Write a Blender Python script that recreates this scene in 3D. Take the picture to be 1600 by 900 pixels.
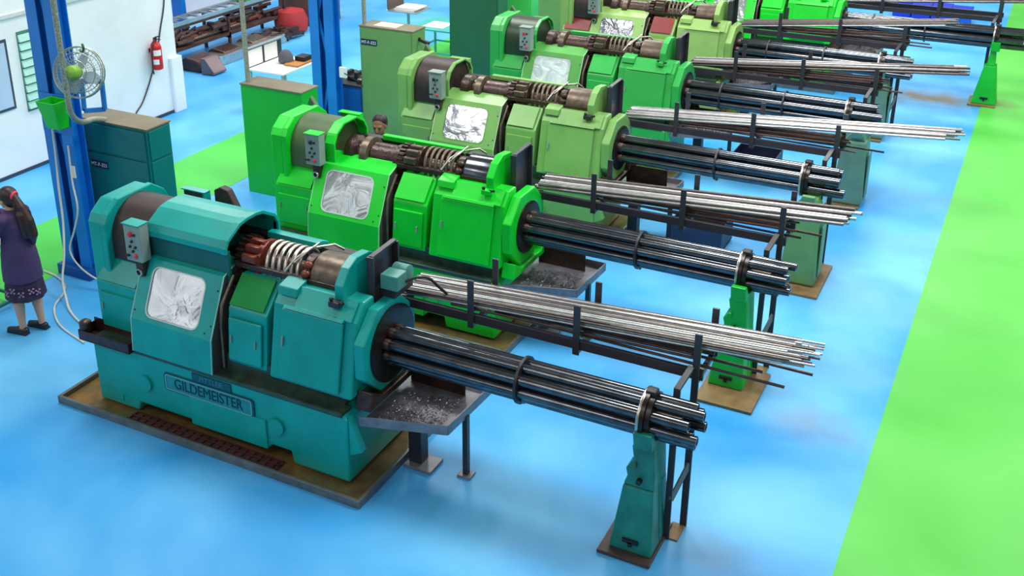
import bpy, bmesh, math, random
from mathutils import Vector, Matrix
random.seed(7)
R = math.radians
for o in list(bpy.data.objects): bpy.data.objects.remove(o)
S = bpy.context.scene
COL = S.collection
# ---------------------------------------------------------------- camera
cam = bpy.data.cameras.new('camera'); camo = bpy.data.objects.new('camera', cam); COL.objects.link(camo)
camo.location = (0, 0, 5.6)
camo.rotation_mode = 'XYZ'
_M = (Matrix.Rotation(R(27.30216), 3, 'Z') @ Matrix.Rotation(R(67.98124), 3, 'X') @ Matrix.Rotation(R(0.67804), 3, 'Y'))
camo.rotation_euler = _M.to_euler('XYZ')
cam.sensor_width = 36.0; cam.lens = 1714.58 / 1600 * 36.0
cam.shift_x = (800 - 730.73) / 1600.0
cam.shift_y = -(450 - 295.39) / 1600.0
cam.clip_end = 200
S.camera = camo
# ---------------------------------------------------------------- light of the hall
w = bpy.data.worlds.new('hall_light'); S.world = w; w.use_nodes = True
w.node_tree.nodes['Background'].inputs[0].default_value = (0.93, 0.97, 1.0, 1)
w.node_tree.nodes['Background'].inputs[1].default_value = 0.2
def area(loc, sx, sy, e, rot=(0, 0, 0), col=(1, .98, .95)):
    l = bpy.data.lights.new('bay_and_fill_light', 'AREA'); l.shape = 'RECTANGLE'; l.size = sx; l.size_y = sy; l.energy = e; l.color = col
    o = bpy.data.objects.new('bay_and_fill_light', l); COL.objects.link(o); o.location = loc; o.rotation_euler = rot
for (x, y, e) in ((-9, 8.5, 330), (-3.2, 9.5, 420), (2.6, 9, 330), (-9.5, 16, 430), (-3.5, 16, 430), (2.6, 16, 380), (-9, 23.5, 430), (-3, 23.5, 430), (3, 23.5, 400), (-9, 31, 400), (-2, 31, 400), (-11.6, .8, 200), (-5, .5, 130), (-15.0, 17, 330), (-8, -5, 170), (-2, -5, 150), (3, -1, 170)):
    area((x, y, 7.6), 2.2, 2.2, e * .9)  # some front lamps are added to fill machine fronts and brighten hood panes
area((-12.3, -1.2, 4.1), 3.6, 3.4, 46, (0, R(-90), 0), (.95, .98, 1))   # unseen area light added so the near hood windows reflect white
S.view_settings.view_transform = 'Standard'; S.view_settings.look = 'None'
S.view_settings.exposure = 0.0; S.view_settings.gamma = 1.0; S.view_settings.use_curve_mapping = False

# ---------------------------------------------------------------- materials
def lin(c):
    c = c / 255.0
    return c / 12.92 if c <= .04045 else ((c + .055) / 1.055) ** 2.4
def rgb(t): return (lin(t[0]), lin(t[1]), lin(t[2]), 1)
MATS = {}
def mat(name, c, rough=.4, metal=0., var=.12, scale=3., grime=0., gcol=(52, 38, 28), gscale=2.2, bump=0., bscale=60., spec=.5, coat=0.):
    if name in MATS: return MATS[name]
    m = bpy.data.materials.new(name); m.use_nodes = True; nt = m.node_tree; N = nt.nodes; L = nt.links
    b = N['Principled BSDF']; b.inputs['Roughness'].default_value = rough; b.inputs['Metallic'].default_value = metal
    b.inputs['Specular IOR Level'].default_value = spec
    if coat: b.inputs['Coat Weight'].default_value = coat; b.inputs['Coat Roughness'].default_value = .15
    g = N.new('ShaderNodeNewGeometry')
    n = N.new('ShaderNodeTexNoise'); n.inputs['Scale'].default_value = scale; n.inputs['Detail'].default_value = 4
    L.new(g.outputs['Position'], n.inputs['Vector'])
    r = N.new('ShaderNodeValToRGB'); c0 = rgb(c)
    r.color_ramp.elements[0].position = .3; r.color_ramp.elements[1].position = .7
    r.color_ramp.elements[0].color = tuple(v * (1 - var) for v in c0[:3]) + (1,)
    r.color_ramp.elements[1].color = tuple(min(1, v * (1 + var)) for v in c0[:3]) + (1,)
    L.new(n.outputs['Fac'], r.inputs['Fac']); out = r.outputs['Color']
    if grime > 0:
        n2 = N.new('ShaderNodeTexNoise'); n2.inputs['Scale'].default_value = gscale; n2.inputs['Detail'].default_value = 8; n2.inputs['Roughness'].default_value = .7
        L.new(g.outputs['Position'], n2.inputs['Vector'])
        mr = N.new('ShaderNodeMapRange'); mr.inputs['From Min'].default_value = .52; mr.inputs['From Max'].default_value = .75
        mr.inputs['To Max'].default_value = grime; L.new(n2.outputs['Fac'], mr.inputs['Value'])
        mx = N.new('ShaderNodeMix'); mx.data_type = 'RGBA'; mx.inputs['B'].default_value = rgb(gcol)
        L.new(mr.outputs['Result'], mx.inputs['Factor']); L.new(out, mx.inputs['A']); out = mx.outputs['Result']
    L.new(out, b.inputs['Base Color'])
    if bump > 0:
        n3 = N.new('ShaderNodeTexNoise'); n3.inputs['Scale'].default_value = bscale; n3.inputs['Detail'].default_value = 3
        L.new(g.outputs['Position'], n3.inputs['Vector'])
        bp = N.new('ShaderNodeBump'); bp.inputs['Strength'].default_value = bump; bp.inputs['Distance'].default_value = .01
        L.new(n3.outputs['Fac'], bp.inputs['Height']); L.new(bp.outputs['Normal'], b.inputs['Normal'])
    MATS[name] = m; return m

BLACK = mat('black_paint', (38, 37, 44), .45, var=.2)
DARK = mat('dark_bar_paint', (52, 52, 62), .4, var=.15)
TUBE = mat('oiled_steel_tube', (92, 98, 104), .17, .9, var=.25, scale=9, grime=.5, gcol=(46, 36, 32), gscale=6)
STEEL = mat('bright_steel', (196, 190, 180), .28, .9, var=.2, scale=14)
RODS = [mat('steel_rod_a', (186, 190, 192), .34, .85, var=.15, scale=20), mat('steel_rod_b', (140, 140, 138), .36, .85, var=.2, scale=20, grime=.5, gcol=(124, 104, 86), gscale=5), mat('steel_rod_c', (92, 86, 84), .4, .8, var=.2, scale=20)]
OIL = mat('oily_brown_iron', (66, 48, 42), .3, .35, var=.4, scale=12, grime=.6, gcol=(30, 20, 18), gscale=14, bump=.5, bscale=40)
REDOX = mat('red_oxide_iron', (118, 52, 40), .35, .2, var=.4, scale=18, grime=.5, gcol=(40, 22, 18), gscale=12)
IRON = mat('worn_grey_iron', (104, 92, 80), .38, .6, var=.3, scale=16, grime=.6, gcol=(58, 46, 36), gscale=12)
PANM = mat('oil_pan_steel', (120, 100, 64), .35, .5, var=.25, scale=8, grime=.95, gcol=(196, 136, 34), gscale=1.3)
RUST = mat('rusty_floor_plate', (126, 104, 66), .55, .1, var=.25, scale=7, grime=.6, gcol=(84, 62, 40), gscale=5)
CHIPT = mat('chip_tray_steel', (128, 128, 136), .45, .4, var=.25, scale=10, grime=.5, gcol=(60, 50, 48), gscale=6)
CHIPS = mat('metal_swarf', (150, 150, 156), .3, .8, var=.5, scale=60)
WHITE = mat('white_paint', (226, 232, 236), .6, var=.04, scale=1.2, grime=.18, gcol=(160, 172, 180), gscale=1.4)
BLUE = mat('blue_column_paint', (14, 122, 212), .38, var=.12, scale=2)
BLUED = mat('blue_bench_paint', (14, 96, 168), .45, var=.12, scale=2)
GREYC = mat('grey_enamel', (132, 150, 144), .4, var=.1)
REDL = mat('red_button', (225, 36, 52), .35)
KNOB = mat('black_knob', (26, 26, 28), .4)
PAPER = mat('white_paper', (236, 236, 234), .7, var=.03)
REDP = mat('red_enamel', (190, 30, 34), .35)
RUBBER = mat('window_rubber', (196, 214, 208), .5)
ALU = mat('aluminium', (176, 184, 186), .35, .7)
BINGREEN = mat('green_plastic', (20, 190, 40), .4)
YGREEN = mat('yellow_green_enamel', (120, 170, 60), .4)
CABLEW = mat('pale_cable', (206, 206, 196), .5)
BROWNT = mat('dusty_cabinet_top', (118, 112, 92), .7, var=.15, grime=.4, gcol=(92, 78, 62))
CONDUIT = mat('braided_conduit', (150, 154, 140), .5, .3, var=.5, scale=70)
GRATE = mat('brown_floor_grate', (74, 44, 42), .5, .2, var=.25, scale=12)

def pane_mat(name, c, alpha, scale, metal=.5):
    m = bpy.data.materials.new(name); m.use_nodes = True; nt = m.node_tree; N = nt.nodes; L = nt.links
    b = N['Principled BSDF']; b.inputs['Roughness'].default_value = .16; b.inputs['Metallic'].default_value = metal; b.inputs['Alpha'].default_value = alpha
    g = N.new('ShaderNodeNewGeometry'); n = N.new('ShaderNodeTexNoise'); n.inputs['Scale'].default_value = scale; n.inputs['Detail'].default_value = 3; n.inputs['Distortion'].default_value = 1.2
    L.new(g.outputs['Position'], n.inputs['Vector'])
    r = N.new('ShaderNodeValToRGB'); c0 = rgb(c); r.color_ramp.elements[0].position = .36; r.color_ramp.elements[1].position = .62
    r.color_ramp.elements[0].color = tuple(v * .7 for v in c0[:3]) + (1,); r.color_ramp.elements[1].color = c0
    L.new(n.outputs['Fac'], r.inputs['Fac']); L.new(r.outputs['Color'], b.inputs['Base Color'])
    bp = N.new('ShaderNodeBump'); bp.inputs['Strength'].default_value = .55; bp.inputs['Distance'].default_value = .02
    L.new(n.outputs['Fac'], bp.inputs['Height']); L.new(bp.outputs['Normal'], b.inputs['Normal'])
    return m
PANE = pane_mat('scratched_window_plastic', (226, 232, 234), .8, 3.2, .75)
PANEW = pane_mat('milky_window_film', (222, 240, 238), .97, 5, .1)

def floor_mat(name, c, c2, stains=()):
    m = bpy.data.materials.new(name); m.use_nodes = True; nt = m.node_tree; N = nt.nodes; L = nt.links
    b = N['Principled BSDF']; b.inputs['Roughness'].default_value = .3; b.inputs['Specular IOR Level'].default_value = .32
    g = N.new('ShaderNodeNewGeometry'); n = N.new('ShaderNodeTexNoise'); n.inputs['Scale'].default_value = .55; n.inputs['Detail'].default_value = 5; n.inputs['Distortion'].default_value = .4
    L.new(g.outputs['Position'], n.inputs['Vector'])
    r = N.new('ShaderNodeValToRGB'); r.color_ramp.elements[0].position = .35; r.color_ramp.elements[1].position = .68
    r.color_ramp.elements[0].color = rgb(c); r.color_ramp.elements[1].color = rgb(c2)  # cloudy lighter patches put lamp reflections into the base colour
    L.new(n.outputs['Fac'], r.inputs['Fac']); out = r.outputs['Color']
    nr = N.new('ShaderNodeTexNoise'); nr.inputs['Scale'].default_value = 1.6; nr.inputs['Detail'].default_value = 4; L.new(g.outputs['Position'], nr.inputs['Vector'])
    mr = N.new('ShaderNodeMapRange'); mr.inputs['To Min'].default_value = .34; mr.inputs['To Max'].default_value = .5; L.new(nr.outputs['Fac'], mr.inputs['Value']); L.new(mr.outputs['Result'], b.inputs['Roughness'])
    for (sx, sy, rx, ry, k) in stains:
        mp = N.new('ShaderNodeMapping'); mp.inputs['Location'].default_value = (-sx / rx, -sy / ry, 0); mp.inputs['Scale'].default_value = (1 / rx, 1 / ry, 1)
        L.new(g.outputs['Position'], mp.inputs['Vector'])
        ln = N.new('ShaderNodeVectorMath'); ln.operation = 'LENGTH'; L.new(mp.outputs['Vector'], ln.inputs[0])
        nn = N.new('ShaderNodeTexNoise'); nn.inputs['Scale'].default_value = 3; nn.inputs['Detail'].default_value = 6; L.new(g.outputs['Position'], nn.inputs['Vector'])
        ad = N.new('ShaderNodeMath'); ad.operation = 'ADD'; L.new(ln.outputs['Value'], ad.inputs[0]); L.new(nn.outputs['Fac'], ad.inputs[1])
        m2 = N.new('ShaderNodeMapRange'); m2.inputs['From Min'].default_value = .55; m2.inputs['From Max'].default_value = 1.25; m2.inputs['To Min'].default_value = k; m2.inputs['To Max'].default_value = 0
        L.new(ad.outputs['Value'], m2.inputs['Value'])
        mx = N.new('ShaderNodeMix'); mx.data_type = 'RGBA'; mx.inputs['B'].default_value = rgb((112, 104, 78)); L.new(m2.outputs['Result'], mx.inputs['Factor']); L.new(out, mx.inputs['A']); out = mx.outputs['Result']
    L.new(out, b.inputs['Base Color'])
    return m

# ---------------------------------------------------------------- mesh helpers
class MB:
    def __init__(s): s.v = []; s.f = []
    def add(s, vs, fs):
        k = len(s.v); s.v += [tuple(p) for p in vs]; s.f += [tuple(i + k for i in f) for f in fs]; return s
    def box(s, x0, x1, y0, y1, z0, z1):
        return s.add([(x0, y0, z0), (x1, y0, z0), (x1, y1, z0), (x0, y1, z0), (x0, y0, z1), (x1, y0, z1), (x1, y1, z1), (x0, y1, z1)],
                     [(0, 3, 2, 1), (4, 5, 6, 7), (0, 1, 5, 4), (1, 2, 6, 5), (2, 3, 7, 6), (3, 0, 4, 7)])
    def prism(s, poly, a, b, ax='x'):
        # poly: 2-D points, extruded along ax from a to b.  x:(y,z)  y:(x,z)  z:(x,y)
        def p3(p, t): return {'x': (t, p[0], p[1]), 'y': (p[0], t, p[1]), 'z': (p[0], p[1], t)}[ax]
        n = len(poly); vs = [p3(p, a) for p in poly] + [p3(p, b) for p in poly]
        return s.add(vs, [tuple(range(n))[::-1], tuple(range(n, 2 * n))] + [(i, (i + 1) % n, n + (i + 1) % n, n + i) for i in range(n)])
    def cyl(s, p, q, r0, r1=None, n=14, caps=True):
        r1 = r0 if r1 is None else r1; p = Vector(p); q = Vector(q); d = (q - p).normalized()
        u = d.orthogonal().normalized(); v = d.cross(u)
        c = [(math.cos(2 * math.pi * i / n), math.sin(2 * math.pi * i / n)) for i in range(n)]
        vs = [p + r0 * (a * u + b * v) for a, b in c] + [q + r1 * (a * u + b * v) for a, b in c]
        fs = [(i, (i + 1) % n, n + (i + 1) % n, n + i) for i in range(n)]
        if caps: fs += [tuple(range(n))[::-1], tuple(range(n, 2 * n))]
        return s.add(vs, fs)
    def bar(s, p, q, w, h=None, up=(0, 0, 1)):
        h = h or w; p = Vector(p); q = Vector(q); d = (q - p).normalized(); u = Vector(up)
        if abs(d.dot(u)) > .97: u = Vector((0, 1, 0))
        a = d.cross(u).normalized(); b = a.cross(d)
        c = [(-w / 2, -h / 2), (w / 2, -h / 2), (w / 2, h / 2), (-w / 2, h / 2)]
        vs = [p + x * a + y * b for x, y in c] + [q + x * a + y * b for x, y in c]
        return s.add(vs, [(3, 2, 1, 0), (4, 5, 6, 7)] + [(i, (i + 1) % 4, 4 + (i + 1) % 4, 4 + i) for i in range(4)])
    def sweep(s, pts, r, n=8):
        pts = [Vector(p) for p in pts]; m = len(pts); rings = []; u = None
        for i, p in enumerate(pts):
            d = (pts[min(i + 1, m - 1)] - pts[max(i - 1, 0)]).normalized()
            u = d.orthogonal().normalized() if u is None else (u - d * u.dot(d)).normalized()
            v = d.cross(u); rings.append([p + r * (math.cos(2 * math.pi * k / n) * u + math.sin(2 * math.pi * k / n) * v) for k in range(n)])
        vs = [q for g in rings for q in g]
        fs = [(i * n + k, i * n + (k + 1) % n, (i + 1) * n + (k + 1) % n, (i + 1) * n + k) for i in range(m - 1) for k in range(n)]
        return s.add(vs, fs + [tuple(range(n))[::-1], tuple(range((m - 1) * n, m * n))])
    def torus(s, c, axis, R0, r, n=24, k=8, a0=0., a1=2 * math.pi):
        c = Vector(c); d = Vector(axis).normalized(); u = d.orthogonal().normalized(); v = d.cross(u)
        full = abs(a1 - a0 - 2 * math.pi) < 1e-6; m = n if full else n + 1; vs = []
        for i in range(m):
            t = a0 + (a1 - a0) * i / n; e = math.cos(t) * u + math.sin(t) * v
            for j in range(k):
                a = 2 * math.pi * j / k; vs.append(c + (R0 + r * math.cos(a)) * e + r * math.sin(a) * d)
        fs = [(i * k + j, i * k + (j + 1) % k, ((i + 1) % m) * k + (j + 1) % k, ((i + 1) % m) * k + j) for i in range(n) for j in range(k)]
        if not full: fs += [tuple(range(k))[::-1], tuple(range(n * k, (n + 1) * k))]
        return s.add(vs, fs)
    def lathe(s, prof, c, axis='z', n=24):
        # prof: (radius, height) list, closed at both ends by caps
        vs = []; m = len(prof)
        for r, h in prof:
            for i in range(n):
                a = 2 * math.pi * i / n; p = (r * math.cos(a), r * math.sin(a), h)
                p = {'z': p, 'x': (p[2], p[0], p[1]), 'y': (p[0], p[2], p[1])}[axis]
                vs.append((c[0] + p[0], c[1] + p[1], c[2] + p[2]))
        fs = [(i * n + k, i * n + (k + 1) % n, (i + 1) * n + (k + 1) % n, (i + 1) * n + k) for i in range(m - 1) for k in range(n)]
        return s.add(vs, fs + [tuple(range(n))[::-1], tuple(range((m - 1) * n, m * n))])
    def ball(s, c, r, n=12, m=8):
        rx, ry, rz = (r, r, r) if not isinstance(r, (tuple, list)) else r
        vs = [(c[0], c[1], c[2] - rz)]
        for j in range(1, m):
            t = math.pi * j / m
            for i in range(n):
                a = 2 * math.pi * i / n; vs.append((c[0] + rx * math.sin(t) * math.cos(a), c[1] + ry * math.sin(t) * math.sin(a), c[2] - rz * math.cos(t)))
        vs.append((c[0], c[1], c[2] + rz)); e = len(vs) - 1
        fs = [(0, 1 + (i + 1) % n, 1 + i) for i in range(n)] + [(1 + j * n + i, 1 + j * n + (i + 1) % n, 1 + (j + 1) * n + (i + 1) % n, 1 + (j + 1) * n + i) for j in range(m - 2) for i in range(n)]
        fs += [(1 + (m - 2) * n + i, 1 + (m - 2) * n + (i + 1) % n, e) for i in range(n)]
        return s.add(vs, fs)
    def mesh(s, name):
        me = bpy.data.meshes.new(name); me.from_pydata(s.v, [], s.f)
        bm = bmesh.new(); bm.from_mesh(me); bmesh.ops.recalc_face_normals(bm, faces=bm.faces); bm.to_mesh(me); bm.free()
        return me
    def obj(s, name, material, parent=None, bevel=0., smooth=None, label=None):
        me = s.mesh(name); me.materials.append(material)
        o = bpy.data.objects.new(name, me); COL.objects.link(o)
        if parent is not None: o.parent = parent
        if smooth: smoothed(me, smooth)
        if bevel:
            b = o.modifiers.new('bevel', 'BEVEL'); b.width = bevel; b.segments = 2; b.limit_method = 'ANGLE'; b.angle_limit = R(35); b.harden_normals = False
        if label: o['label'] = label
        return o
def smoothed(me, ang=40):
    for p in me.polygons: p.use_smooth = True
    try: me.set_sharp_from_angle(angle=R(ang))
    except Exception: pass
def curve(pts, k=5):
    P_ = [Vector(p) for p in pts]; P_ = [2 * P_[0] - P_[1]] + P_ + [2 * P_[-1] - P_[-2]]; out = []
    for i in range(1, len(P_) - 2):
        a, b, c, d = P_[i - 1:i + 3]
        for j in range(k):
            t = j / k; out.append(.5 * ((2 * b) + (c - a) * t + (2 * a - 5 * b + 4 * c - d) * t * t + (3 * b - a - 3 * c + d) * t ** 3))
    return out + [P_[-2]]
def B(*a): return MB().box(*a)
def tag(o, label, cat, group=None):
    o['label'] = label; o['category'] = cat
    if group: o['group'] = group
    return o
def thing(name, loc, label, cat, group=None, rz=0.):
    o = bpy.data.objects.new(name, None); COL.objects.link(o); o.location = loc; o.rotation_euler = (0, 0, rz); o.empty_display_size = .1
    return tag(o, label, cat, group)
def struct(o, label=None):
    o['kind'] = 'structure'
    if label: o['label'] = label
    return o
def clone(o, name=None, parent=None):
    c = o.copy(); COL.objects.link(c)
    if parent is not None: c.parent = parent
    return c
def text(name, body, size, material, loc, rot, parent, depth=.003, sx=1.):
    cu = bpy.data.curves.new(name, 'FONT'); cu.body = body; cu.size = size; cu.extrude = depth; cu.align_x = 'CENTER'; cu.align_y = 'CENTER'
    t = bpy.data.objects.new(name + '_tmp', cu); COL.objects.link(t)
    dg = bpy.context.evaluated_depsgraph_get(); me = bpy.data.meshes.new_from_object(t.evaluated_get(dg)); bpy.data.objects.remove(t)
    me.name = name; me.materials.clear(); me.materials.append(material)
    o = bpy.data.objects.new(name, me); COL.objects.link(o); o.parent = parent; o.location = loc; o.rotation_euler = rot; o.scale = (sx, 1, 1)
    return o
def rrect(cx, cz, hw, hh, r, n=5):
    pts = []
    for (sx, sz, a0) in ((1, 1, 0), (-1, 1, 90), (-1, -1, 180), (1, -1, 270)):
        for i in range(n + 1):
            a = R(a0 + 90 * i / n); pts.append((cx + sx * (hw - r) + r * math.cos(a), cz + sz * (hh - r) + r * math.sin(a)))
    return pts

# ---------------------------------------------------------------- floor and walls
fl = B(-30, 20, -6, 70, -.2, 0).obj('floor', floor_mat('blue_epoxy_floor', (40, 152, 224), (106, 194, 244), [(-1.45, 19.5, 1.7, .8, .95), (.0, 19.6, .5, .45, .9), (-1.2, 8.7, .75, .5, .45), (-1.5, 6.6, .6, .5, .3)]))
struct(fl, 'glossy blue painted workshop floor')
GREENF = floor_mat('green_epoxy_lane', (76, 186, 66), (98, 202, 86), [(-.35, 19.6, .5, .5, .5)])
struct(B(-.65, 12, -6, 70, 0, .004).obj('floor_aisle', GREENF), 'bright green painted aisle on the right')
struct(B(-10.76, -9.46, -6, 40, 0, .004).obj('floor_lane', floor_mat('green_epoxy_stripe', (62, 190, 62), (82, 206, 80))), 'green painted walkway stripe behind the cabinets')

# ---------------------------------------------------------------- the bar automatics
DY = 2.615
def ring_plate(mb, outer, inner, y0, y1):
    # plate in the x-z plane with a hole; outer/inner have the same count
    n = len(outer); vs = []
    for y in (y0, y1):
        vs += [(p[0], y, p[1]) for p in outer] + [(p[0], y, p[1]) for p in inner]
    fs = []
    for i in range(n):
        j = (i + 1) % n
        fs += [(i, j, n + j, n + i), (2 * n + i, 3 * n + i, 3 * n + j, 2 * n + j), (i, 2 * n + i, 2 * n + j, j), (n + i, n + j, 3 * n + j, 3 * n + i)]
    mb.add(vs, fs)
def square_around(pts, cx, cz, hw, hh):
    out = []
    for (x, z) in pts:
        dx, dz = x - cx, z - cz; k = min(hw / abs(dx) if abs(dx) > 1e-6 else 9e9, hh / abs(dz) if abs(dz) > 1e-6 else 9e9)
        out.append((cx + dx * k, cz + dz * k))
    # snap the corners
    for sx in (-1, 1):
        for sz in (-1, 1):
            c = (cx + sx * hw, cz + sz * hh); i = min(range(len(out)), key=lambda q: (out[q][0] - c[0]) ** 2 + (out[q][1] - c[1]) ** 2); out[i] = c
    return out

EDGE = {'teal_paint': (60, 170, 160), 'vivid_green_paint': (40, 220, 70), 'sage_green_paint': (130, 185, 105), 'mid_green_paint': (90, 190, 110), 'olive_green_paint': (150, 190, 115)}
def machine(n, dx, C, who, long_cover=False, lid=None, drum=None, pane=None, hood=None, sign=False):
    X0, Y0 = -7.06 + dx, 6.053 + DY * n
    T = thing('multi_spindle_lathe', (X0, Y0, 0), who, 'lathe', 'bar automatics standing in a row')
    hood = hood or C; lid = lid or C; drum = drum or mat('dark_drum', (50, 38, 36), .5, .1, var=.3, scale=9); pane = pane or PANE
    bw = .012
    # base casting with two feet and a skirt between them
    base = MB().prism([(0, .045), (.47, .045), (.5, .14), (1.1, .14), (1.14, .115), (1.93, .115), (1.96, .16), (2.16, .16), (2.18, .045), (2.74, .045), (2.74, .64), (2.66, .69), (.0, .66)], 0, .98, 'y').obj('base', C, T, .02)
    MB().box(1.11, 1.93, -.02, .01, .12, .40).obj('inspection_panel', C, base, .008)
    MB().lathe([(.075, 0), (.075, .018), (.066, .026), (.05, .026)], (2.04, -.026, .375), 'y', 24).obj('round_cover', C, base)
    MB().lathe([(.075, 0), (.075, .018), (.066, .026), (.05, .026)], (.6, -.026, .375), 'y', 24).obj('round_cover', C, base)
    MB().prism([(.03, .1), (.3, .1), (.3, .17), (.03, .17)], -.008, .01, 'y').obj('foot_pad', C, base, .004)
    MB().prism([(2.74, .30), (2.86, .36), (2.74, .66)], .02, .09, 'y').obj('end_gusset', C, base, .006)
    if sign:
        pl = MB().prism(rrect(1.325, .475, .49, .085, .03), -.014, .005, 'y').obj('name_plate', mat('plate_dark_teal', (0, 74, 92), .4), base, label='raised maker plate with dark lettering')
        ring = MB(); inn = rrect(1.325, .475, .462, .066, .02); out = rrect(1.325, .475, .472, .074, .024); ring_plate(ring, out, inn, -.02, -.01); ring.obj('plate_border', mat('plate_edge', (96, 170, 172), .4), base)
        MB().prism(rrect(1.325, .475, .458, .062, .02), -.0155, -.012, 'y').obj('plate_field', mat('plate_teal', (26, 132, 140), .4), base)
        text('maker_lettering', 'GILDEMEISTER', .142, mat('lettering_dark', (0, 52, 70), .4), (1.325, -.016, .475), (R(90), 0, 0), base, .004, .82)
        MB().box(1.16, 1.58, -.012, .004, .565, .64).obj('small_plate', mat('plate_dark_teal', (0, 74, 92), .4), base)
        text('small_lettering', 'PITTLER', .072, mat('plate_dim_letters', (52, 124, 134), .4), (1.37, -.013, .603), (R(90), 0, 0), base, .002)
    MB().box(.02, 2.7, -.012, .14, .655, .70).obj('oil_gutter', mat('oily_green_iron', (52, 74, 62), .25, .3, var=.3, scale=9, grime=.6), T, .008)
    MB().box(.5, 2.66, .10, .95, .69, .86).obj('bed', mat('oily_green_iron', (52, 74, 62)), T, .01)
    # drive end: housing with a sloped lid, arched end cap and motor
    MB().prism([(.14, .66), (.14, 1.19), (.37, 1.455), (.95, 1.455), (.95, .66)], 0, .5, 'x').obj('drive_housing', C, T, bw)
    lo = MB().prism([(.145, 1.215), (.36, 1.463), (.352, 1.472), (.13, 1.216)], .03, .47, 'x').obj('housing_lid', lid, T, .003)
    MB().box(.04, .46, .118, .145, .76, 1.10).obj('housing_door', C, T, .008)
    hd = MB()
    for hx in (.07, .42): MB().bar((hx, .112, .93), (hx, .112, 1.0), .012, .014).obj('door_handle', GREYC, T, .003)
    cap = MB().prism([(.2, .70), (.2, 1.73), (.24, 1.80), (.38, 1.90), (.80, 1.90), (.94, 1.80), (.98, 1.73), (.98, .70)], -.07, .09, 'x').obj('end_cap', C, T, .02)
    MB().prism([(.185, .70), (.185, 1.735), (.23, 1.815), (.375, 1.915), (.80, 1.915), (.95, 1.81), (.995, 1.73), (.995, .70)], .09, .15, 'x').obj('end_cap_rim', C, T, .012)
    dp = [(.585 + .335 * math.cos(R(a)), 1.575 + .32 * math.sin(R(a))) for a in range(180, -1, -12)]
    MB().prism([(.25, 1.40)] + dp + [(.92, 1.40)], .14, .60, 'x').obj('motor_drum', drum, T, smooth=40)
    MB().box(.22, 2.6, .30, .93, 1.30, 1.40).obj('shaft_trough', OIL, T, .01)
    if long_cover:
        arch = [(.235, 1.71), (.235, 1.76), (.27, 1.82), (.43, 1.91), (.52, 1.925), (.65, 1.925), (.74, 1.91), (.9, 1.82), (.95, 1.74), (.95, 1.60)]
        inn = [(.95 - .016, 1.60), (.95 - .016, 1.735), (.89, 1.808), (.735, 1.893), (.648, 1.909), (.522, 1.909), (.437, 1.894), (.28, 1.808), (.251, 1.757), (.251, 1.71)]
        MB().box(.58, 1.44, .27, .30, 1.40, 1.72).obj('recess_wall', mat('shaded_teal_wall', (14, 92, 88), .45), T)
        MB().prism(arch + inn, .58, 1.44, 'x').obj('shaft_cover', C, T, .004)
        MB().prism([(.225, 1.71), (.225, 1.765), (.262, 1.83), (.427, 1.922), (.52, 1.937), (.65, 1.937), (.745, 1.922), (.908, 1.83), (.96, 1.745), (.96, 1.60)] + inn, 1.40, 1.46, 'x').obj('cover_rim', C, T, .004)
        x0 = 1.36
    else:
        arch = [(.26, 1.45), (.26, 1.72), (.32, 1.82), (.46, 1.90), (.72, 1.90), (.86, 1.82), (.92, 1.72), (.92, 1.45)]
        inn = [(.89, 1.45), (.89, 1.71), (.84, 1.80), (.71, 1.875), (.47, 1.875), (.34, 1.80), (.29, 1.71), (.29, 1.45)]
        MB().prism(arch + inn, .60, .72 if n == 1 else .65, 'x').obj('arch_guard', C, T, .006)
        x0 = .72
        MB().lathe([(.1, 0), (.17, .02), (.17, .12), (.12, .16), (.12, .2)], (.72, .57, 1.57), 'x', 20).obj('coupling', OIL, T, smooth=35)
        MB().lathe([(.15, 0), (.19, .01), (.19, .09), (.15, .1)], (.93, .57, 1.56), 'x', 20).obj('cam_collar', IRON, T, smooth=35)
        MB().lathe([(.13, 0), (.14, .01), (.14, .30), (.16, .31), (.16, .36)], (1.03, .57, 1.56), 'x', 20).obj('cam_barrel', OIL, T, smooth=35)
    # camshaft: gears, rings, lever and the big cylinder
    MB().cyl((x0, .57, 1.56), (2.5, .57, 1.56), .07).obj('camshaft', IRON, T, smooth=40)
    gm = MB(); NT = 22
    pr = []
    for i in range(NT * 2):
        a = math.pi * i / NT; rr = .19 if i % 2 else .165; pr += [(.57 + rr * math.cos(a - .05), 1.56 + rr * math.sin(a - .05)), (.57 + rr * math.cos(a + .05), 1.56 + rr * math.sin(a + .05))]
    gm.prism(pr, 1.40, 1.47, 'x').obj('spur_gear', OIL, T)
    MB().lathe([(.10, 0), (.15, .01), (.15, .1), (.19, .12), (.19, .17), (.12, .18)], (1.49, .57, 1.56), 'x', 20).obj('cam_hub', REDOX if sign else OIL, T, smooth=35)
    for (yy, zz) in ((.36, 1.66), (.42, 1.72), (.5, 1.745)): MB().box(1.50, 1.64, yy, yy + .05, zz - .05, zz + .02).obj('cam_follower', REDOX if sign else IRON, T, .01)
    for i in range(6): MB().torus((1.73 + .062 * i, .57, 1.565), (1, .06, .08), .178, .018, 28, 8).obj('spring_coil', STEEL if sign else IRON, T, smooth=60)
    MB().sweep([(1.95, .36, 1.62), (2.03, .42, 1.74), (2.10, .55, 1.785), (2.2, .72, 1.77), (2.24, .8, 1.70)], .011).obj('oil_pipe', STEEL, T, smooth=60)
    MB().sweep([(2.02, .40, 1.70), (2.12, .50, 1.80), (2.12, .62, 1.81)], .009).obj('oil_pipe', STEEL, T, smooth=60)
    MB().lathe([(.06, 0), (.15, .005), (.15, .08), (.1, .1)], (2.06, .57, 1.565), 'x', 18).obj('cam_disc', OIL, T, smooth=35)
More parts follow.
